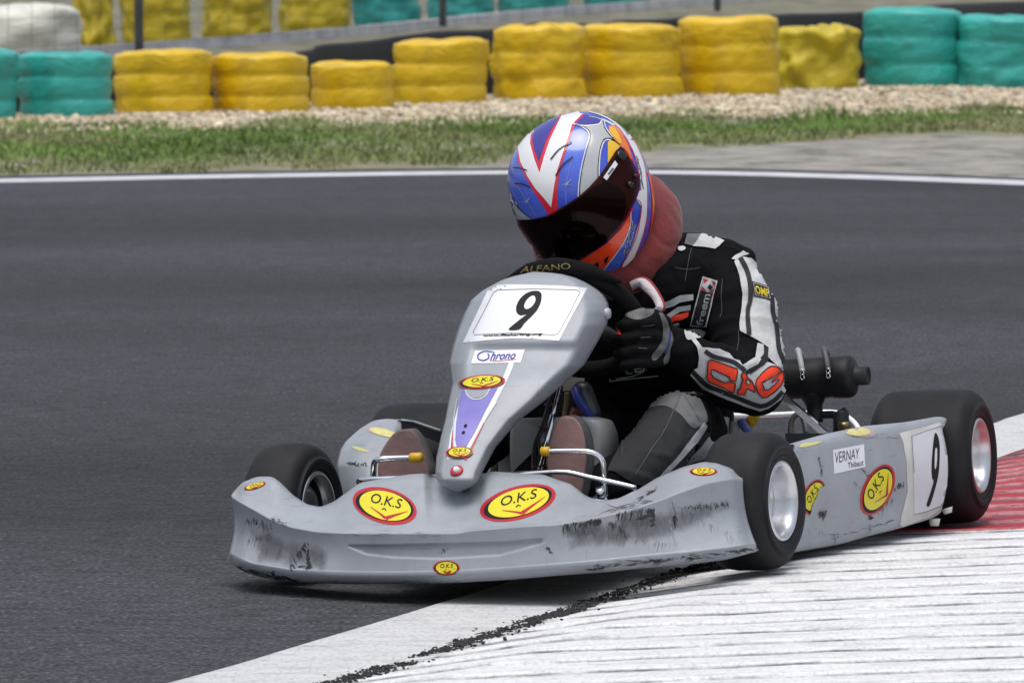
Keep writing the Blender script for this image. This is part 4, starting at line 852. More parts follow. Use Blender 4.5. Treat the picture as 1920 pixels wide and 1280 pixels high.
# ---- wheels
def wheel(name, c, rad, w, rim_r, steer, outer=1):
    c = Vector(c); e = .028; h = w / 2; prof = [(-h + .012, rim_r + .004)]
    prof += [(-h + .004, rim_r + .008), (-h + .001, rim_r + .014), (-h + .0025, rim_r + .0165), (-h, rim_r + .02), (-h - .002, (rim_r + rad) / 2), (-h - .0005, (rim_r + rad) / 2 + .002), (-h + .004, rad - e)]
    prof += [(-h + e * (1 - math.cos(a)) + .004, rad - e + e * math.sin(a)) for a in [math.pi / 2 * k / 6 for k in range(1, 7)]]
    prof += [(x, rad + .0015 * (1 - (x / h) ** 2)) for x in (-h * .4, 0, h * .4)]
    prof += [(-x, r) for x, r in prof[:14][::-1]]
    vs, fs = lathe(prof, 'X', 72); q = Matrix.Rotation(steer, 3, 'Z')
    ty = mesh_obj(name, [c + q @ v for v in vs], fs, M_TYRE, kart)
    lo = h - .006; r = rim_r
    rp_ = [(lo - .012, r + .006), (lo, r + .006), (lo + .003, r + .002), (lo + .002, r - .003), (lo - .012, r - .006), (lo - .02, r - .009), (lo - .045, r - .012), (lo - .05, r - .017), (lo - .085, r - .020), (lo - .09, r - .026), (lo - .09, r * .45), (lo - .08, r * .4), (lo - .08, .014), (lo - .06, .012), (lo - .06, .001)]
    vs, fs = lathe(rp_, 'X', 64); rm = mesh_obj('rim', [c + q @ v for v in vs], fs, M_RIM, ty)
    if c.x < 0:
        vs, fs = lathe([(x + .0005, rr) for x, rr in rp_[5:]], 'X', 64); mesh_obj('wheel_disc', [c + q @ v for v in vs], fs, M_DRK, ty)
    vs, fs = lathe([(-x, rr) for x, rr in rp_], 'X', 64); mesh_obj('rim', [c + q @ v for v in vs], fs, M_RIM, ty)
    mb = MB(); pr = q @ Vector((lo - .018, .0, -.0)); pr = c + q @ Vector((lo - .045, -r * .72, -.022)); mb.add(*tube([pr, pr + q @ Vector((.018, 0, 0))], .0035, smooth=False, seg=8)); mb.build('valve', M_BLK, ty)
    return ty
TF, TR, WB = .9361, 1.0711, 1.0391
wheel('front_wheel', (TF / 2, 0, .127), .129, .136, .071, -.09); wheel('front_wheel', (-TF / 2 + .014, 0, .127), .129, .122, .071, -.09)
wheel('rear_wheel', (TR / 2 + .003, WB, .1335), .1335, .210, .071, 0); wheel('rear_wheel', (-TR / 2, WB, .1335), .1335, .212, .071, 0)
# ---- frame, axle, floor, controls
mb = MB()
for sgn in (-1, 1):
    mb.add(*tube([(sgn * .16, -.24, .055), (sgn * .17, -.1, .055), (sgn * .28, .12, .055), (sgn * .31, .4, .055), (sgn * .33, .8, .055), (sgn * .33, 1.12, .055)], .015))
    mb.add(*tube([(sgn * .2, -.03, .06), (sgn * .38, 0, .115)], .014, smooth=False))
mb.add(*tube([(-.33, 1.1, .055), (.33, 1.1, .055)], .015, smooth=False)); mb.build('frame', M_DRK, kart)
mesh_obj('floor_tray', *boxv((-.2, -.25, .034), (.2, .42, .038)), M_FLR, kart, False)
mb = MB(); mb.add(*tube([(-TR / 2, WB, .134), (TR / 2, WB, .134)], .02, smooth=False, seg=20)); mb.build('rear_axle', M_CHR, kart)
mb = MB(); mb.add(*tube([K(672, 903, -.10), K(690, 898, -.13), K(815, 894, -.14), K(930, 891, -.14), K(1002, 886.5, -.14), K(1059, 884.5, -.14), K(1104, 894, -.14), K(1150, 904, -.135), K(1192, 914, -.13)], .0052, 8)); mb.build('bumper_bar', M_CHR, kart)
YT = mat('yellow_rubber_cap', lin((222, 176, 18)), .45)
def pedal(pts, cap, r): 
    mb = MB(); mb.add(*tube(pts, r, 8)); o = mb.build('pedal', M_CHR, kart); mb = MB(); a, b = cap; mb.add(*tube([a, a.lerp(b, .12), a.lerp(b, .88), b], [r * 1.2, r * 1.65, r * 1.65, r * 1.1], smooth=False, seg=14)); mb.build('rubber_cap', YT, o)
pedal([K(788, 857.5, -.12), K(740, 858.5, -.12), K(712, 861, -.125), K(702, 868, -.11), K(700, 900, -.10)], (K(768, 858, -.12), K(792, 857, -.12)), .0058)
pedal([K(1016, 846, -.12), K(1060, 845, -.12), K(1100, 846, -.12), K(1122, 854, -.115), K(1131, 870, -.11), K(1133, 900, -.11), K(1134, 930, -.11)], (K(1014, 846, -.12), K(1031, 845.5, -.12)), .0056)
mb = MB(); mb.add(*tube([K(1050, 725, .14), K(1007, 890, .0)], .0066, smooth=False, seg=14)); col_ = mb.build('steering_column', M_CHR, kart)
mb = MB(); mb.add(*tube([K(1040, 728, .135), K(1030, 760, .11), K(1017, 800, .07), K(1003, 838, .035), K(1001, 890, -.01)], .0052)); mb.add(*tube([K(1024, 800, .07), K(1010, 820, .05), K(1012, 850, .02), K(1003, 886, .0)], .0035)); mb.build('cable', M_BLK, col_)
M_TIE = mat('dark_red_tie', (.09, .012, .016), .5)
for (u, v, y) in ((1034, 757, .112), (1021, 799, .075), (1009, 873, .008)):
    mb = MB(); p = K(u, v, y); vs, fs = lathe([(-.002, .0125), (.002, .0125), (.002, .0112), (-.002, .0112), (-.002, .0125)], 'Z', 18); mb.add([p + Vector((0, -.002, 0)) + v for v in vs], fs); mb.build('cable_tie', M_TIE, col_)
mb = MB(); mb.add(*tube([K(1126, 915, -.14), K(1126, 935, -.13)], [.0085, .009], smooth=False, seg=16)); mb.add(*tube([K(1125, 932, -.13), K(1124, 960, -.12)], .014, smooth=False, seg=8)); mb.build('ball_joint', M_CHR, kart)
# steering wheel
SC = K(1076, 601, .245); al = math.radians(39); ex = Vector((1, 0, -.03)).normalized(); ez = Vector((0, -math.sin(al), math.cos(al)))
def SW(a, r=.131): return SC + ex * r * math.cos(a) + ez * r * .98 * math.sin(a)
pts = [SW(2 * math.pi * k / 64) for k in range(64)]; vs = []; nrm = ex.cross(ez).normalized()
for k, p in enumerate(pts):
    rd = (p - SC).normalized()
    for j in range(16): a = 2 * math.pi * j / 16; vs.append(p + rd * .0155 * math.cos(a) + nrm * .018 * math.sin(a))
f = grid_faces(64, 16, True) + [(63 * 16 + j, 63 * 16 + (j + 1) % 16, (j + 1) % 16, j) for j in range(16)]
M_SUE = mat('black_suede', (.007, .007, .0075), .9, spec=.1, bump=.3, bscale=150)
sw = mesh_obj('steering_wheel', vs, f, M_SUE, kart); mb = MB()
for a in (math.pi * .5, math.pi * 1.2, math.pi * 1.8): mb.add(*tube([SC + nrm * -.01, SW(a, .12)], [.02, .012], smooth=False))
mb.build('spoke', M_BLK, sw)
dash = MB(); dash.add(*tube([SC + ez * .10 + ex * -.12, SC + ez * .126 + ex * -.06, SC + ez * .137, SC + ez * .126 + ex * .06, SC + ez * .10 + ex * .12], [.003, .017, .020, .017, .003], 8, 14))
dp = dash.build('dash_display', M_SUE, sw); db = bvh_of(dp)
film('lettering', dp, db, [(mat('gold_print', lin((118, 102, 50)), .5), 0, text2d('ALFANO', (975, 512), (1071, 504), (980, 500), (1068, 493), off=.01))], base=.0012)
# fuel tank
M_TANK = mat('milky_tank', (.33, .34, .33), .38, bump=.06, bscale=12); tv = []
prof = [K(958, 890, .12), K(956, 840, .12), K(958, 800, .12), K(966, 788, .12), K(985, 783, .12), K(1080, 783, .12), K(1108, 784, .12), K(1124, 792, .12), K(1128, 830, .12), K(1126, 892, .12)]
prof2 = [K(958, 890, .30), K(958, 840, .30), K(960, 805, .30), K(968, 790, .30), K(990, 786, .30), K(1090, 780, .28), K(1138, 785, .28), K(1152, 796, .28), K(1160, 830, .28), K(1150, 892, .28)]
A, B2 = cr(prof, 4), cr(prof2, 4); cen = sum(A, Vector()) / len(A)
rows_ = [[cen.lerp(p, .05) + Vector((0, -.012, 0)) for p in A], [cen.lerp(p, .86) + Vector((0, -.012, 0)) for p in A], [cen.lerp(p, .95) + Vector((0, -.008, 0)) for p in A], A, [a.lerp(b, .5) for a, b in zip(A, B2)], B2, [p + Vector((-.04, .04, -.01)) for p in B2]]
tank = mesh_obj('fuel_tank', [p for r in rows_ for p in r], grid_faces(len(rows_), len(A)), M_TANK, kart); face_camera(tank)
M_BLU = mat('blue_hose', lin((42, 58, 150)), .4)
mb = MB(); mb.add(*capsule(K(1092, 735, .30), K(1108, 775, .30), .022, .02)); res_ = mb.build('reservoir', mat('dark_reservoir', (.035, .035, .045), .3), kart)
mb = MB(); mb.add(*tube([K(1078, 728, .26), K(1082, 745, .25), K(1096, 765, .25), K(1108, 785, .26)], .0085)); mb.build('hose', M_BLU, kart)
mb = MB(); mb.add(*tube([K(1082, 768, .27), K(1074, 785, .27)], .012, smooth=False)); mb.build('hose_fitting', mat('red_fitting', (.14, .02, .015), .4), kart)
mb = MB(); mb.add(*tube([K(1064, 735, .27), K(1062, 760, .27), K(1058, 785, .27)], .006)); mb.build('fuel_line', mat('amber_line', (.12, .09, .04), .3), kart)
# seat
sv_ = []
for i in range(14):
    t = i / 13; zz = .06 + .40 * t ** 1.3; yb = .62 + .28 * t
    for j in range(25):
        a = math.pi * (j / 24); w = .185 - .01 * t; sv_.append(Vector((-.01 - w * math.cos(a), yb - .30 * (1 - math.sin(a)) * (1 - t * .4) + (.0), zz + .06 * (1 - math.sin(a)) * (1 - t))))
seat = mesh_obj('seat', sv_, grid_faces(14, 25), mat('grey_seat_shell', (.14, .14, .135), .4), kart); solid(seat, .006, 0)
mesh_obj('seat_base', *boxv((-.17, .42, .05), (.15, .66, .075)), M_DRK, seat, False)
# airbox and engine side
ac = K(1540, 708, .86); M_AIR = mat('airbox_plastic', (.007, .007, .008), .5, spec=.2, bump=.12, bscale=45, var=.7, vscale=18, dark=(.028, .028, .03))
ax = Vector((.985, .0, .02)).normalized(); qx = ax.to_track_quat('X', 'Z')
rb_ = .0415
prof = [(-.16, .001), (-.16, rb_ - .004), (-.155, rb_ - .002), (.0, rb_), (.025, rb_), (.027, rb_ + .0015), (.055, rb_ + .0015), (.063, rb_), (.068, rb_ - .005), (.071, rb_ - .013), (.072, .0195), (.073, .019), (.098, .0185), (.0985, .0165), (.094, .015), (.094, .001)]
vs, fs = lathe(prof, 'X', 56); air = mesh_obj('airbox', [ac + qx @ v for v in vs], fs, M_AIR, kart)
for (x0, m) in ((-.042, mat('pale_rubber_strap', (.30, .34, .35), .5)), (.012, mat('dark_rubber_strap', (.065, .065, .067), .5))):
    mb = MB(); c0 = Vector((x0, 0, 0)); arc = [Vector((x0 - .005, .03, .045)), Vector((x0 - .003, .0, .057)), Vector((x0 + .004, -.02, .053)), Vector((x0 + .012, -.036, .032)), Vector((x0 + .016, -.043, .016))]
    mb.add(*tube([ac + qx @ p for p in arc], .006, 8)); so_ = mb.build('strap', m, air)
    mb = MB(); e_ = arc[-1]
    for dz in (-.001, -.010): vs, fs = tube([ac + qx @ (e_ + Vector((.004 * math.cos(a), -.003, dz + .0055 * math.sin(a)))) for a in [2 * math.pi * k / 14 for k in range(15)]], .0013, smooth=False, seg=6); mb.add(vs, fs)
    mb.build('buckle', M_CHR, so_)
mb = MB(); mb.add(*tube([K(1525, 735, .86), K(1527, 760, .86), K(1530, 792, .86)], [.032, .0165, .015], 4, 18)); mb.add(*tube([K(1528, 779, .86), K(1560, 777, .86), K(1580, 785, .86)], [.007, .008, .008], 4)); mb.add(*tube([K(1575, 768, .85), K(1577, 772, .85), K(1577, 800, .85), K(1577, 812, .85)], [.012, .016, .016, .018], smooth=False, seg=20)); mb.build('carburettor', M_BLK, kart)
mb = MB(); mb.add(*tube([K(1572, 797, .82), K(1592, 797, .82)], .0075, smooth=False)); mb.build('brass_fitting', mat('brass', (.25, .2, .1), .35, metal=.9), kart)
mb = MB()
p0, p1 = K(1466, 742, .66), K(1545, 812, .78); t_ = (p1 - p0).normalized(); w_ = Vector((0, -1, 0)).cross(t_).normalized()
mb.add([p0 + w_ * .0065 - Vector((0, .002, 0)), p0 - w_ * .0065 - Vector((0, .002, 0)), p1 - w_ * .0065 - Vector((0, .002, 0)), p1 + w_ * .0065 - Vector((0, .002, 0)), p0 + w_ * .0065 + Vector((0, .012, 0)), p0 - w_ * .0065 + Vector((0, .012, 0)), p1 - w_ * .0065 + Vector((0, .012, 0)), p1 + w_ * .0065 + Vector((0, .012, 0))], [(0, 1, 2, 3), (7, 6, 5, 4), (0, 4, 5, 1), (1, 5, 6, 2), (2, 6, 7, 3), (3, 7, 4, 0)])
mb.build('seat_stay', M_CHR, kart, False)
M_WT = mat('white_tube', (.78, .78, .8), .3)
mb = MB(); mb.add(*tube([K(1300, 780, 1.2), K(1424, 778, 1.2), K(1500, 775, 1.2), K(1555, 772, 1.2), K(1582, 778, 1.18), K(1600, 790, 1.15), K(1612, 808, 1.12), K(1616, 830, 1.12)], .0052, 8)); mb.build('rear_bumper_tube', M_WT, kart)
mb = MB(); mb.add(*tube([K(1482, 815, .8), K(1484, 790, .8), K(1492, 778, .8), K(1502, 777, .8), K(1508, 790, .8), (K(1512, 812, .8))], .006)); mb.build('bearing_bracket', mat('bracket_grey', (.18, .18, .18), .4, metal=.5), kart)
mesh_obj('chain_guard', [K(1472, 812, .62), K(1590, 812, .74), K(1590, 818, .74), K(1475, 850, .62), K(1472, 812, .66), K(1590, 812, .78), K(1590, 818, .78), K(1475, 850, .66)], [(0, 1, 2, 3), (7, 6, 5, 4), (0, 4, 5, 1), (1, 5, 6, 2), (2, 6, 7, 3), (3, 7, 4, 0)], M_BLK, kart, False)
mesh_obj('engine_block', *boxv((-.36, .62, .06), (-.2, .86, .19)), M_DRK, kart, False)
ef = MB()
for k in range(4): ef.add(*boxv((-.375, .66, .192 + k * .013), (-.19, .84, .198 + k * .013)))
ef.build('cylinder_fins', M_FLR, kart, False)
mb = MB(); mb.add(*tube([K(1420, 778, .7), K(1408, 790, .7), K(1404, 808, .7)], [.008, .012, .006])); mb.build('lead', YT, kart)
mb = MB(); mb.add(*tube([K(1388, 786, .6), K(1396, 800, .6), K(1408, 815, .6)], [.008, .009, .008])); mb.build('hose', mat('pale_blue_hose', lin((105, 115, 190)), .4), kart)
mb = MB(); mb.add(*tube([K(1356, 782, .6), K(1350, 830, .6)], [.012, .018], smooth=False)); mb.add(*tube([K(1378, 790, .6), K(1378, 830, .6)], [.008, .012], smooth=False)); mb.build('seat_bracket', mat('bracket_alloy', (.4, .4, .38), .4), kart)
# ------------------------------------------------------------------ driver
SUIT = mat('black_race_suit', (.0045, .0045, .0055), .9, spec=.1, bump=.4, bscale=38, bdist=.006, sheen=.0)
ch = []
ch += chain([(1235, 800, .74, .15), (1235, 700, .70, .145), (1225, 610, .62, .14), (1230, 560, .58, .12)])            # trunk
ch += chain([(1250, 540, .58, .115), (1300, 530, .66, .095), (1350, 515, .66, .075)])                                 # left shoulder
ch += chain([(1250, 520, .70, .09), (1290, 505, .70, .075), (1340, 500, .68, .055)])
ch += chain([(1230, 560, .58, .11), (1150, 575, .64, .09), (1085, 575, .62, .075)])                                    # right shoulder
ch += chain([(1352, 515, .64, .064), (1385, 580, .60, .074), (1398, 650, .555, .072), (1404, 715, .50, .070)])          # left upper arm
ch += chain([(1408, 720, .50, .066), (1360, 702, .43, .056), (1318, 680, .375, .043), (1290, 662, .345, .038), (1262, 648, .325, .034)])
ch += chain([(1085, 580, .62, .07), (1020, 660, .58, .066), (965, 720, .5, .06), (970, 690, .38, .045), (985, 655, .30, .034)])   # right arm
ch += chain([(1200, 520, .56, .075), (1170, 470, .54, .065), (1110, 390, .47, .085), (1085, 365, .46, .095)])            # neck, head
ch += chain([(1280, 830, .70, .09), (1292, 808, .50, .076), (1272, 792, .335, .060)])                                  # left thigh
ch += chain([(1271, 788, .33, .058), (1245, 826, .25, .059), (1205, 868, .14, .055), (1160, 905, .04, .046), (1120, 915, .0, .036)])
ch += chain([(1180, 830, .70, .09), (1050, 800, .50, .07), (930, 800, .335, .055)])                                    # right thigh
ch += chain([(930, 800, .33, .053), (880, 850, .2, .048), (815, 890, .05, .04), (790, 895, .02, .036)])
def suit_disp(p):
    u = .0035 * noise.noise(Vector((p.x * 16, p.y * 16, p.z * 30))) + .005 * noise.noise(Vector((p.x * 9 + p.z * 6, p.y * 9, p.z * 14)))
    u += .004 * (abs(noise.noise(Vector((p.x * 14 + p.z * 22, p.y * 12, p.z * 9 - p.x * 20)))) - .3)
    u += .004 * max(0, .3 - abs(noise.noise(Vector((p.x * 9 - p.z * 17, p.y * 13 + p.z * 8, p.z * 8 + 5))))) / .3
    return u
person = remeshed('person', ch, .0055, 6, SUIT, None, suit_disp)
person.matrix_world = KM
tag(person, 'racing driver in black and white suit and striped helmet crouched over the steering wheel', 'person')
sb = bvh_of(person)
SWH = mat('suit_white', (.50, .505, .51), .8, bump=.9, bscale=15, var=.22, vscale=14, bdist=.014); SGR = mat('suit_grey', (.13, .132, .138), .8, bump=.35, bscale=38, var=.3, vscale=14, bdist=.006); SLG = mat('suit_light_grey', (.46, .48, .48), .8, bump=.35, bscale=38, var=.3, vscale=14)
SBK = mat('suit_stripe_black', (.010, .010, .014), .8); SOR = mat('suit_orange', (.90, .05, .012), .7, var=.12, vscale=20); SYE = mat('patch_yellow', lin((235, 210, 30)), .6); SRD = mat('patch_red', lin((190, 40, 50)), .6); STH = mat('seam_thread', (.075, .075, .08), .8)
SCH = mat('suit_charcoal', (.0125, .013, .0155), .85, bump=1., bscale=13, var=.4, vscale=10, bdist=.008)
c2 = (1100, 420, 3.2); S = lambda *q: [C(x, y, c2) for x, y in q]
P2 = lambda *q: poly2d(S(*q), 3); PS = lambda *q: poly2d(S(*q), 3, True); LN = lambda w, *q: stroke2d(S(*q), w, 3)
items = [
 (SGR, 0, P2((600, 62), (690, 62), (700, 80), (640, 135), (585, 120))), (SWH, 1, P2((690, 62), (735, 72), (800, 92), (825, 105), (800, 130), (770, 152), (700, 142), (632, 136), (660, 100))),
 (SLG, 0, PS((548, 140), (580, 135), (592, 150), (575, 162), (552, 158))), (SLG, 1, P2((868, 212), (890, 190), (935, 163), (972, 182), (930, 196), (892, 220))),
 (SWH, 0, P2((925, 198), (985, 205), (1030, 250), (1062, 310), (1092, 370), (1130, 440), (1158, 500), (1182, 560), (1196, 640), (1206, 720), (1212, 800), (1216, 880), (1140, 850), (1085, 800), (1085, 740), (1030, 700), (980, 672), (920, 640), (918, 590), (930, 500), (935, 420), (918, 320), (885, 225))),
 (SBK, 2, LN(8.5, (918, 205), (952, 270), (972, 330), (982, 400), (980, 460), (966, 520), (968, 600), (975, 668))), (SBK, 2, LN(8, (1098, 400), (1108, 470), (1112, 540), (1132, 600), (1140, 680), (1150, 760), (1180, 830), (1192, 880))),
 (SWH, 0, P2((1025, 715), (1060, 725), (1062, 780), (1030, 820), (960, 860), (930, 850), (1010, 800))), (SBK, 2, LN(8, (1075, 740), (1068, 800), (1030, 850), (970, 892))),
 (SWH, 1, P2((625, 695), (650, 690), (690, 740), (720, 742), (790, 750), (850, 775), (880, 810), (915, 820), (940, 860), (980, 845), (1040, 810), (1085, 830), (1140, 852), (1205, 880), (1210, 960), (1160, 1050), (1090, 1100), (1040, 1118), (940, 1085), (850, 1050), (760, 1012), (700, 985), (650, 930), (622, 900), (640, 870), (665, 860), (672, 800), (660, 740))),
 (SBK, 2, LN(8.5, (632, 878), (680, 925), (730, 965), (810, 1000), (900, 1035), (1000, 1075), (1060, 1085), (1120, 1055), (1170, 1005))), (SBK, 2, LN(8, (705, 762), (760, 795), (830, 815), (880, 832), (920, 860), (945, 880))), (SBK, 2, LN(8, (950, 892), (1000, 865), (1050, 838), (1085, 800))),
 (SLG, 0, P2((445, 478), (500, 455), (560, 425), (638, 420), (638, 455), (560, 468), (520, 492), (450, 512))), (SLG, 0, P2((455, 560), (500, 530), (545, 495), (622, 485), (622, 515), (560, 525), (520, 548), (490, 570))), (SOR, 1, P2((488, 572), (530, 545), (612, 525), (605, 555), (560, 575), (520, 580), (495, 605))), (SLG, 0, P2((500, 602), (550, 588), (555, 600), (530, 615), (505, 615))),
 (SLG, 0, PS((585, 640), (620, 628), (680, 630), (720, 650), (690, 680), (640, 690), (600, 692))),
]
film('sleeve_panel', person, sb, items, lift=.0009, base=.0032, jump=.07, snap=.02)
c9 = (1040, 660, 4.364); Q9 = lambda *q: [C(x, y, c9) for x, y in q]; items = []
def letter(pts, holes=()):
    P = Q9(*pts); r = [(SOR, 4, poly2d(P, 4)), (SBK, 5, stroke2d(P + P[:1], 1.9, 4, False))]
    for h in holes: H9 = Q9(*h); r += [(SWH, 5, poly2d(H9, 4)), (SBK, 6, stroke2d(H9 + H9[:1], 1.6, 4, False))]
    return r
items += letter([(1256, 66), (1275, 60), (1488, 140), (1494, 160), (1480, 236), (1434, 226), (1424, 200), (1296, 140), (1276, 142), (1272, 168), (1300, 200), (1396, 246), (1424, 236), (1476, 250), (1464, 320), (1440, 316), (1256, 228), (1242, 205), (1245, 85)])
items += letter([(1528, 166), (1556, 172), (1562, 202), (1604, 236), (1628, 284), (1634, 322), (1604, 308), (1566, 292), (1552, 338), (1490, 332), (1496, 302), (1512, 290), (1530, 222), (1518, 192)], [[(1556, 218), (1590, 240), (1585, 262), (1556, 250)]])
items += letter([(1760, 124), (1800, 122), (1836, 140), (1856, 172), (1858, 222), (1840, 270), (1790, 322), (1730, 362), (1690, 364), (1652, 322), (1636, 262), (1642, 226), (1682, 180), (1730, 142)], [[(1686, 252), (1720, 228), (1800, 190), (1836, 152), (1840, 160), (1806, 200), (1764, 226), (1764, 252), (1815, 222), (1822, 226), (1800, 254), (1740, 300), (1708, 302)]])
film('sleeve_lettering', person, sb, items, lift=.0009, base=.0032, jump=.07, snap=.02); items = []
items += [(SWH, 1, P2((692, 313), (782, 343), (725, 618), (616, 610))), (SBK, 2, P2((697, 325), (772, 350), (718, 610), (624, 602))), (SWH, 3, P2((700, 326), (770, 350), (752, 416), (680, 396))),
          (SRD, 4, P2((700, 328), (728, 338), (695, 362))), (SRD, 4, P2((742, 342), (769, 352), (764, 378))), (SRD, 4, P2((690, 372), (716, 404), (682, 396))), (SRD, 4, P2((760, 384), (752, 414), (726, 406))), (SBK, 4, P2((735, 362), (752, 380), (735, 398), (720, 380))),
          (SLG, 3, text2d('freem', *S((692, 604), (740, 424), (650, 600), (694, 412)), off=.015)),
          ]
film('chest_patch', person, sb, items, lift=.0005, base=.0034, jump=.07); items = []
items += [(SBK, 3, P2((990, 348), (1085, 378), (1103, 462), (1000, 436))), (SWH, 4, P2((996, 356), (1080, 383), (1096, 452), (1006, 429))), (SBK, 5, P2((999, 360), (1077, 386), (1091, 448), (1008, 425))), (SYE, 6, text2d('OMP', *S((1008, 418), (1090, 446), (1003, 372), (1080, 396)), off=.03)),
          ]
film('sleeve_patch', person, sb, items, lift=.0006, base=.0035, jump=.06); items = []
items += [(STH, 0, LN(.9, (628, 145), (615, 200), (600, 280), (590, 340))), (STH, 0, LN(.9, (530, 260), (600, 272), (680, 262))), (STH, 0, LN(.9, (815, 330), (808, 430), (812, 520), (800, 560))), (STH, 0, LN(.9, (910, 640), (912, 700), (900, 760))),
          ]
for it_ in items: film('seam', person, sb, [it_], base=.0015)
items = [(SLG, 0, text2d('cé/', *S((232, 905), (365, 880), (236, 838), (366, 815)), off=.01)), (SLG, 0, LN(2.2, (138, 942), (280, 925), (430, 910))), (SLG, 0, LN(2.5, (142, 925), (142, 945))), (SLG, 0, stroke2d(S((175, 928), (260, 915), (320, 895), (362, 868)), (4, .8), 5))]
film('chest_lettering', person, sb, items[:1], base=.0015)
for it_ in items[1:]: film('logo_line', person, sb, [it_], base=.0015)
items = []
c5 = (880, 700, 3.122); Q5 = lambda *q: [C(x, y, c5) for x, y in q]
items += [(SCH, 0, poly2d(Q5((1000, 215), (1100, 195), (1220, 205), (1330, 300), (1385, 340), (1260, 500), (1130, 610), (1040, 655), (960, 640), (850, 575), (812, 560), (880, 430), (960, 290)), 3.2, True)),
          (SGR, 1, poly2d(Q5((1010, 216), (1034, 168), (1070, 122), (1122, 88), (1188, 70), (1248, 72), (1314, 112), (1362, 182), (1388, 275), (1330, 315), (1290, 310), (1230, 240), (1150, 196), (1080, 200)), 3.2, True)),
          (SWH, 1, poly2d(Q5((1370, 282), (1388, 310), (1330, 400), (1240, 500), (1170, 570), (1110, 620), (1085, 625), (1120, 585), (1200, 500), (1290, 385)), 3)), (SBK, 2, stroke2d(Q5((1395, 340), (1330, 430), (1250, 520), (1200, 570)), 9, 5)),
          (SWH, 0, poly2d(Q5((1400, 365), (1415, 400), (1395, 490), (1300, 520), (1240, 560), (1215, 560), (1330, 450)), 3)), (SLG, 0, poly2d(Q5((1405, 390), (1445, 405), (1440, 430), (1410, 420)), 4)),
          (STH, 2, stroke2d(Q5((1245, 105), (1200, 210), (1130, 350), (1040, 480), (970, 590)), 1.3, 5)), (STH, 2, stroke2d(Q5((1260, 140), (1310, 220), (1345, 290)), .9, 5)), (STH, 2, stroke2d(Q5((905, 330), (895, 480)), .8, 5))]
film('knee_panel', person, sb, items, lift=.0009, base=.0034, jump=.07, snap=.02, ymax=.47)
# ---- helmet
HC = K(1090, 368, .46)
OUT = [(1093, 209), (1048, 219), (1004, 241), (973, 272), (956, 308), (954, 346), (962, 394), (971, 414), (998, 456), (1017, 490), (1040, 515), (1090, 530), (1130, 530), (1157, 524), (1185, 500), (1208, 462), (1220, 425), (1226, 390), (1224, 358), (1212, 311), (1191, 266), (1161, 233), (1126, 214)]
hu, hv = 1090, 368
ang = sorted((math.atan2(v - hv, u - hu), math.hypot(u - hu, v - hv)) for u, v in OUT)
ang = [(ang[-1][0] - 2 * math.pi, ang[-1][1])] + ang + [(ang[0][0] + 2 * math.pi, ang[0][1])]
fw = kdir(hu, hv); rt = Vector((1, 0, 0)); rt = (rt - fw * rt.dot(fw)).normalized(); upv = rt.cross(fw) * -1
if upv.z < 0: upv = -upv
px = (HC - KO).length / FPX; hv_ = []; n1, n2 = 72, 110
def rad_out(a):
    xs_ = [p[0] for p in ang]; return float(np.interp(a, xs_, [p[1] for p in ang]))
ths = np.linspace(-math.pi, math.pi, n2, endpoint=False); rads = np.array([rad_out(t) for t in ths])
for _ in range(5): rads = (np.roll(rads, 1) + 2 * rads + np.roll(rads, -1)) / 4
rads *= 1.004
for i in range(n1 + 1):
    ph = math.pi * i / n1
    for j in range(n2):
        r = math.sin(ph) ** .92 * rads[j] * px; a = ths[j]; dpt = -math.cos(ph) * .138
        # brow and chin come toward the way the driver looks (down and to his right)
        dz = 0
        hv_.append(HC + rt * (r * math.cos(a)) - upv * (r * math.sin(a)) + fw * (dpt))
HB = mat('helmet_blue', lin((58, 72, 200)), .16, coat=.6, var=.35, vscale=9, dark=lin((88, 125, 245)))
helmet = mesh_obj('helmet', hv_, grid_faces(n1 + 1, n2, True), HB, person); face_camera(helmet); hb = bvh_of(helmet)
HW = mat('helmet_white', (.74, .74, .76), .18, coat=.6, var=.06, vscale=9); HR = mat('helmet_red', lin((232, 38, 62)), .2, coat=.5); HO = mat('helmet_orange', (.95, .065, .013), .25, coat=.4); HS = mat('helmet_silver', (.42, .43, .45), .22, coat=.5, var=.1, vscale=30); HY = mat('helmet_amber', lin((250, 200, 40)), .2, coat=.5); HA = mat('helmet_flame', lin((246, 130, 40)), .2, coat=.5)
HK = mat('helmet_black', (.008, .008, .009), .25); HP = mat('helmet_violet', lin((66, 60, 160)), .2, coat=.5)
c1 = (900, 180, 3.369); H_ = lambda *q: [C(x, y, c1) for x, y in q]
hp = lambda *q: poly2d(H_(*q), 5, True); hl = lambda w, *q: stroke2d(H_(*q), w, 4); hq = lambda *q: poly2d(H_(*q), 5)
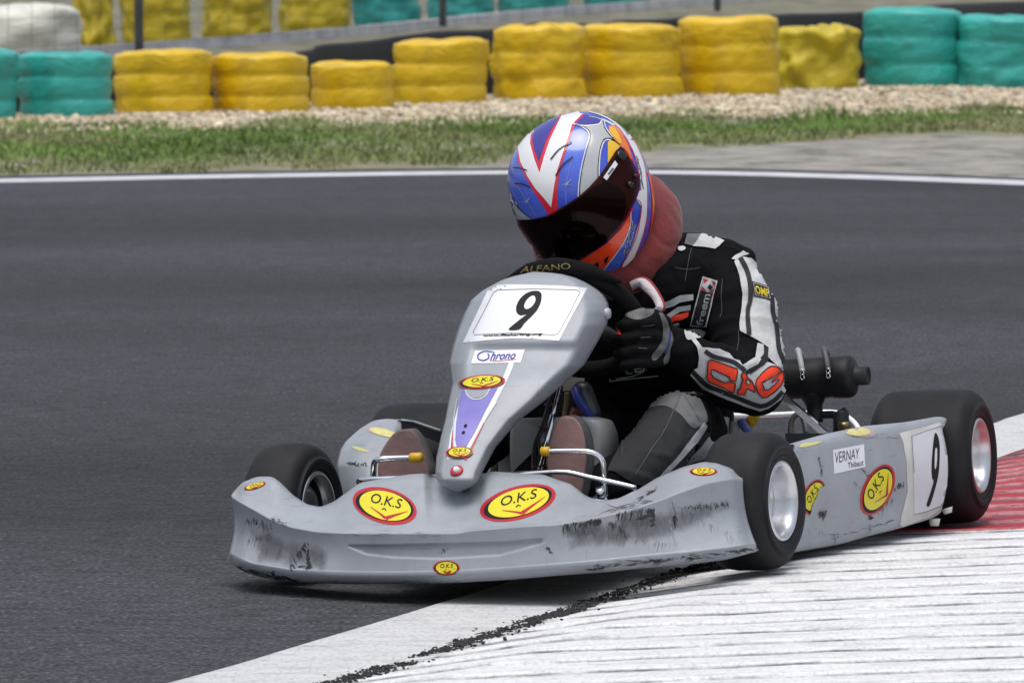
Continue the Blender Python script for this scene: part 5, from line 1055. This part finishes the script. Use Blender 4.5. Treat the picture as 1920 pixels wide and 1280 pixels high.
items = [
 (HR, 0, hq((232, 330), (335, 205), (350, 200), (330, 255), (370, 420), (425, 260), (500, 125), (640, 96), (690, 97), (660, 118), (596, 185), (548, 330), (503, 470), (489, 600), (493, 725), (436, 758), (400, 695), (340, 605), (290, 515), (243, 420))),
 (HW, 1, hq((240, 322), (325, 215), (318, 300), (345, 400), (377, 485), (400, 400), (440, 280), (516, 125), (640, 96), (672, 97), (640, 122), (583, 180), (535, 325), (490, 465), (470, 560), (450, 702), (400, 640), (350, 585), (300, 505), (256, 415))),
 (HW, 0, hq((240, 322), (300, 240), (345, 205), (325, 260))), (HP, 1, hq((345, 210), (420, 165), (505, 130), (450, 215), (400, 320), (372, 402), (345, 350), (332, 280))),
 (HW, 2, hl(2.2, (590, 178), (650, 190), (700, 188), (750, 180), (772, 152))), (HS, 1, hq((592, 180), (650, 192), (710, 190), (752, 178), (773, 150), (790, 200), (830, 258), (880, 310), (830, 275), (785, 275), (762, 330), (752, 400), (748, 515), (700, 565), (632, 632), (626, 600), (640, 470), (668, 350), (690, 275), (685, 225), (648, 200))),
 (HK, 2, hl(1.3, (630, 632), (632, 560), (646, 460), (672, 350), (697, 265), (690, 225), (655, 196), (600, 180))), (HW, 2, hl(1.6, (620, 635), (624, 560), (638, 460), (664, 350), (688, 265), (680, 225), (648, 200))), (HK, 2, hl(1.3, (744, 515), (746, 430), (756, 345), (780, 278), (826, 272), (880, 310))), (HW, 2, hl(1.6, (752, 510), (754, 430), (763, 345), (788, 285), (825, 280))),
 (HK, 2, hl(1.2, (773, 150), (788, 205), (830, 262), (880, 312))), (HW, 3, hl(1.4, (779, 150), (795, 205), (836, 262))),
 (HP, 0, hq((605, 165), (660, 122), (740, 128), (772, 148), (752, 176), (700, 186), (640, 182))), (HY, 1, hq((806, 290), (826, 280), (850, 290), (885, 318), (850, 360), (806, 425))), (HA, 1, hq((812, 190), (850, 186), (890, 220), (930, 300), (955, 380), (960, 420), (930, 380), (900, 330), (845, 272), (812, 225))), (HY, 2, hq((815, 195), (845, 200), (870, 235), (895, 300), (880, 300), (845, 262), (815, 222))), (HR, 1, hl(1.6, (850, 186), (890, 220), (932, 300), (958, 385), (975, 440))),
 (HW, 1, stroke2d(H_((690, 100), (760, 118), (850, 165), (930, 250), (985, 350), (1018, 450), (1032, 560), (1036, 650), (1030, 760), (1000, 890), (960, 990), (925, 1060), (890, 1135)), (3, 5, 9, 11, 11, 12, 13, 13, 14), 4)), (HR, 2, hl(1.3, (905, 255), (960, 340), (990, 430), (1002, 520), (1008, 590))), (HR, 2, hl(1.6, (985, 650), (1018, 690), (1005, 800), (985, 890), (930, 1010), (900, 1060), (872, 1150))), (HR, 2, hl(1.4, (960, 265), (1010, 350), (1040, 450), (1054, 560), (1056, 680), (1048, 790), (1010, 930), (965, 1040), (960, 1085))),
 (HW, 1, hq((985, 655), (1005, 600), (1036, 590), (1038, 720), (1020, 700))), (HO, 1, stroke2d(H_((1058, 480), (1080, 560), (1092, 660), (1088, 760), (1072, 860)), (1.5, 4, 5, 4, 1.5), 4)), (HY, 2, stroke2d(H_((1084, 620), (1094, 680), (1090, 740)), (1.2, 3, 1.2), 4)),
 (HK, 2, hl(1.4, (985, 380), (1000, 430), (1015, 480), (1020, 540), (1030, 590))), (HK, 3, hl(1., (998, 400), (990, 450), (1012, 470), (1006, 520), (1026, 560))),
 (HO, 0, hq((560, 1065), (640, 1030), (720, 985), (800, 930), (870, 850), (920, 770), (950, 710), (968, 690), (950, 770), (945, 830), (915, 905), (862, 990), (800, 1070), (765, 1118), (700, 1100), (640, 1090), (560, 1085))), (HW, 1, hl(1.4, (952, 730), (950, 810), (920, 900), (868, 985), (805, 1068), (765, 1118))),
 (HK, 2, hq((720, 1062), (744, 1044), (752, 1070), (738, 1092))), (HK, 2, hq((785, 1032), (814, 1004), (802, 1045), (788, 1062))), (HK, 2, hq((660, 1085), (690, 1070), (692, 1098), (670, 1100))),
]
for q in ([(447, 403), (500, 340), (580, 290)], [(478, 505), (520, 440), (588, 385)], [(213, 453), (260, 458), (300, 472)], [(222, 552), (270, 557), (318, 578)]): items.append((HK, 4, hl(2.4, *q)))
items += [(HS, 1, hq((192, 600), (225, 690), (270, 735), (330, 778), (250, 782), (215, 750), (190, 680))), (HK, 2, hl(1.2, (205, 640), (230, 690), (275, 737), (330, 778))), (HK, 2, hq((190, 660), (210, 710), (240, 770), (215, 755), (192, 710)))]
ST = mat('helmet_pale_blue', lin((150, 165, 225)), .2, coat=.5)
for (x, y, r, ex_) in ((548, 555, 26, [(580, 400), (545, 560), (545, 690)]), (297, 665, 22, [(240, 570), (297, 665), (360, 760)])):
    items += [(ST, 1, hl(.9, *ex_)), (ST, 2, hq((x - r * 1.4, y + r * .4), (x - 5, y - 5), (x + r * 1.2, y - r * 1.3), (x + 6, y + 4), (x + r * 1.5, y + r * .1), (x + 3, y + 8), (x - r * .3, y + r), (x - 6, y + 4)))]
items += [(HW, 2, text2d('SHOX', *H_((925, 1020), (985, 800), (900, 1005), (962, 785)), off=.02, shear=.2)), (HK, 3, text2d('SHOX', *H_((923, 1018), (983, 803), (904, 1004), (963, 790)), off=-.005, shear=.2))]
# eye opening and shell seen through the tinted visor
LN_ = mat('visor_recess', (.125, .085, .075), .5)
items += [(LN_, .5, hq((884, 334), (920, 366), (955, 430), (990, 505), (996, 568), (972, 645), (950, 690), (880, 800), (780, 900), (620, 990), (480, 1000), (360, 930), (260, 800), (330, 780), (432, 758), (502, 718), (622, 644), (692, 581), (752, 514), (812, 431), (852, 358))), (HK, 1, hq((228, 790), (330, 785), (430, 765), (500, 728), (620, 650), (720, 570), (800, 545), (870, 570), (915, 620), (925, 700), (890, 800), (780, 930), (690, 990), (590, 1050), (480, 1065), (420, 1050), (320, 900)))]
film('helmet_paint', helmet, hb, items, lift=.0006, base=.0008, jump=.06, snap=.02)
VIS = bpy.data.materials.new('tinted_visor'); VIS.use_nodes = True; nt = VIS.node_tree; L = nt.links.new; nt.nodes.clear()
out = N(nt, 'OutputMaterial'); tr = N(nt, 'BsdfTransparent'); tr.inputs[0].default_value = (.42, .17, .15, 1); gl = N(nt, 'BsdfGlossy'); gl.inputs['Roughness'].default_value = .07; gl.inputs[0].default_value = (.9, .9, .9, 1)
fr2 = N(nt, 'Fresnel'); fr2.inputs[0].default_value = 1.45; mx = N(nt, 'MixShader'); ml = N(nt, 'Math', operation='MULTIPLY'); ml.inputs[1].default_value = .26; L(fr2.outputs[0], ml.inputs[0]); L(ml.outputs[0], mx.inputs[0]); L(tr.outputs[0], mx.inputs[1]); L(gl.outputs[0], mx.inputs[2]); L(mx.outputs[0], out.inputs[0])
vis = film('visor', helmet, hb, [(VIS, 0, poly2d(H_((880, 328), (905, 336), (925, 360), (960, 425), (998, 505), (1004, 570), (978, 650), (940, 750), (885, 842), (790, 930), (690, 998), (590, 1058), (480, 1076), (412, 1062), (370, 1010), (310, 905), (250, 815), (218, 776), (330, 776), (430, 753), (500, 713), (620, 638), (690, 575), (750, 508), (810, 425), (850, 352)), 6))], base=.0065, jump=.06)
vb = bvh_of(vis)
film('visor_label', vis, vb, [(W_, 0, poly2d(H_((852, 408), (870, 432), (800, 533), (778, 515)), 4)), (PG, 1, poly2d(H_((838, 452), (846, 460), (815, 500), (806, 493)), 4))])
disc_on('pivot_cap', C(893, 376, c1), .0105, vb, HK, vis, .004); disc_on('knob', C(945, 562, c1), .0070, vb, HK, vis, .007); disc_on('knob', C(978, 508, c1), .0045, vb, HK, vis, .006)
# ---- neck brace
NB = mat('neck_brace_red', lin((132, 47, 46)), .95, bump=.25, bscale=130, var=.35, vscale=9, dark=lin((112, 44, 47)), bdist=.008, sheen=.2)
tp = [(1115, 505, .44, .05), (1160, 512, .47, .055), (1205, 485, .50, .056), (1226, 445, .53, .057), (1228, 405, .56, .055), (1205, 370, .60, .05), (1150, 350, .64, .045), (1080, 380, .64, .045), (1040, 450, .56, .045), (1060, 500, .48, .045), (1115, 505, .44, .05)]
def nb_disp(p): return   .0012 * noise.noise(p * 12) + .0008 * noise.noise(p * 40) - .0026 * max(0, .22 - abs(noise.noise(Vector((p.x * 20 + p.z * 14, p.y * 10, p.z * 7))))) / .22
KT = [K(a, b, c) for a, b, c, r in tp]; KC = cr(KT, 4); KR_ = np.interp(np.linspace(0, len(tp) - 1, len(KC)), range(len(tp)), [t[3] for t in tp])
brace = remeshed('neck_brace', [capsule(KC[i], KC[i + 1], float(KR_[i]), float(KR_[i + 1])) for i in range(len(KC) - 1)], .005, 6, NB, person, nb_disp)
PK = mat('velcro_strap', (.52, .47, .49), .9, bump=.4, bscale=80); PKE = mat('strap_edge', lin((150, 50, 60)), .8)
def band(name, pts, w, m, parent, th=.004):
    P = cr(pts, 8); vs = []; n = len(P)
    for i, p in enumerate(P):
        t = (P[min(i + 1, n - 1)] - P[max(i - 1, 0)]).normalized(); d = (p - KO).normalized(); s = t.cross(d).normalized(); o_ = -d * th
        W2 = w * (.75 + .25 * math.sin(math.pi * min(1, i / (n - 1) * 1.6 + .15)))
        vs += [p - s * W2 / 2, p - s * W2 / 2 + o_, p + s * W2 / 2 + o_, p + s * W2 / 2]
    return mesh_obj(name, vs, grid_faces(n, 4, True) + [(3, 2, 1, 0), tuple((n - 1) * 4 + k for k in range(4))], m, parent)
sp = [K(1185, 537, .40), K(1205, 531, .38), K(1222, 545, .37), K(1234, 562, .36), K(1239, 576, .35), (K(1234, 584, .35))]
band('strap_edge', sp, .026, PKE, brace, .003); band('strap', [p + Vector((-.001, -.004, .001)) for p in sp], .019, PK, brace, .003)
# ---- gloves
GL = mat('glove_black', (.006, .006, .0065), .85, spec=.12, bump=.35, bscale=70); GG = mat('glove_grey', (.14, .14, .135), .7, bump=.3, bscale=70, var=.3, vscale=25)
g = []
for (v0_, v1_, v2_, ln, r) in ((607, 603, 608, 1163, .0113), (631, 628, 634, 1154, .0115), (655, 654, 660, 1158, .0113), (677, 679, 684, 1170, .0102)):
    g += chain([(1238, v0_, .290, r * 1.15), (1222, v1_, .245, r * 1.12), (1196, v1_ + 1, .205, r * 1.06), (1172, v2_, .197, r), (ln, v2_ + 4, .212, r * .92)])
g += chain([(1240, 612, .30, .018), (1243, 640, .30, .022), (1238, 668, .30, .019)]) + chain([(1246, 625, .31, .024), (1250, 660, .315, .024), (1264, 650, .33, .03), (1280, 660, .34, .036)])
g += chain([(1243, 606, .30, .018), (1225, 594, .26, .0165), (1200, 590, .222, .0145), (1182, 596, .205, .0125)])
glove = remeshed('glove', g, .0028, 3, GL, person); gvb = bvh_of(glove)
c8 = (1120, 500, 5.817); g8 = lambda *q: [C(x, y, c8) for x, y in q]
film('glove_patch', glove, gvb, [(GG, 0, poly2d(g8((310, 515), (450, 460), (590, 440), (618, 490), (560, 545), (450, 575), (360, 560)), 4, True)), (GG, 0, poly2d(g8((670, 500), (720, 520), (780, 640), (790, 760), (740, 900), (650, 1010), (600, 1015), (595, 960), (660, 880), (710, 780), (712, 650), (690, 560)), 4, True)), (GG, 0, poly2d(g8((800, 700), (830, 800), (825, 950), (770, 1060), (735, 1075), (720, 1010), (760, 930), (790, 820)), 4, True)),
   (M_BLU, 1, stroke2d(g8((795, 700), (785, 800), (760, 880), (735, 945)), 3.2, 4)), (SOR, 1, poly2d(g8((175, 650), (250, 690), (265, 745), (215, 725), (178, 690)), 4)), (STH, 1, stroke2d(g8((490, 645), (560, 640), (625, 630)), 1.6, 4)), (STH, 1, stroke2d(g8((470, 770), (580, 765)), 1.6, 4)), (STH, 1, stroke2d(g8((450, 885), (540, 890)), 1.6, 4))], lift=.0005, jump=.02)
g = []
for k, (v, r) in enumerate(((560, .0125), (582, .0128), (604, .0125), (625, .0112))):
    g += chain([(935, v + 10, .30, r * 1.1), (952, v + 4, .235, r * 1.1), (975, v + 4, .215, r), (990, v + 8, .225, r * .92)])
g += chain([(935, 575, .31, .02), (935, 605, .31, .024), (940, 630, .31, .02)]) + chain([(940, 600, .32, .026), (965, 640, .32, .03), (985, 658, .31, .034)]) + chain([(938, 570, .31, .017), (950, 552, .27, .0145), (972, 555, .24, .0125)])
remeshed('glove', g, .003, 3, GL, person)
# ---- boots
SOLE = mat('boot_sole', lin((140, 108, 104)), .8, bump=.3, bscale=40, var=.3, vscale=10, dark=lin((112, 86, 86))); UPP = mat('boot_upper', (.03, .03, .032), .7, bump=.3, bscale=50, var=.6, vscale=12, dark=(.09, .088, .088))
def boot(outl, y0, shift, anchor, tilt=0.):
    pts = cr([Vector((p[0], p[1], 0)) for p in outl + outl[:1]], 5)[:-1]; cu = sum(p.x for p in pts) / len(pts); cv = sum(p.y for p in pts) / len(pts)
    def ring(sc, dy, du=0): return [K(cu + (p.x - cu) * sc + du, cv + (p.y - cv) * sc, y0 + dy + tilt * (cv - p.y) / 100) for p in pts]
    rows = [ring(.93, 0), ring(1., .004), ring(1., .014), ring(.97, .018)]; n = len(pts)
    up_rows = [ring(.97, .016), ring(1.0, .02, shift * .3), ring(1.02, .045, shift * .8), ring(.95, .075, shift * 1.2), ring(.75, .10, shift * 1.3), ring(.3, .115, shift * 1.3)]
    o = mesh_obj('boot', [p for r in up_rows for p in r], grid_faces(len(up_rows), n, True), UPP, person); face_camera(mesh_obj('sole', [p for r in rows for p in r], grid_faces(len(rows), n, True) + [tuple(range(n))], SOLE, o, False)); face_camera(o)
    return o
boot([C(x, y, c5) for x, y in [(570, 245), (620, 262), (660, 320), (682, 420), (686, 520), (672, 640), (650, 720), (600, 740), (540, 700), (480, 620), (452, 540), (458, 450), (490, 330), (525, 262)]], -.075, 14, None, .02)
boot([C(x, y, c7) for x, y in [(900, 408), (980, 420), (1050, 510), (1110, 640), (1160, 780), (1190, 940), (1150, 1120), (1000, 1180), (820, 1180), (640, 1120), (570, 960), (580, 760), (640, 620), (740, 480), (830, 420)]], -.085, 12, None, .02)
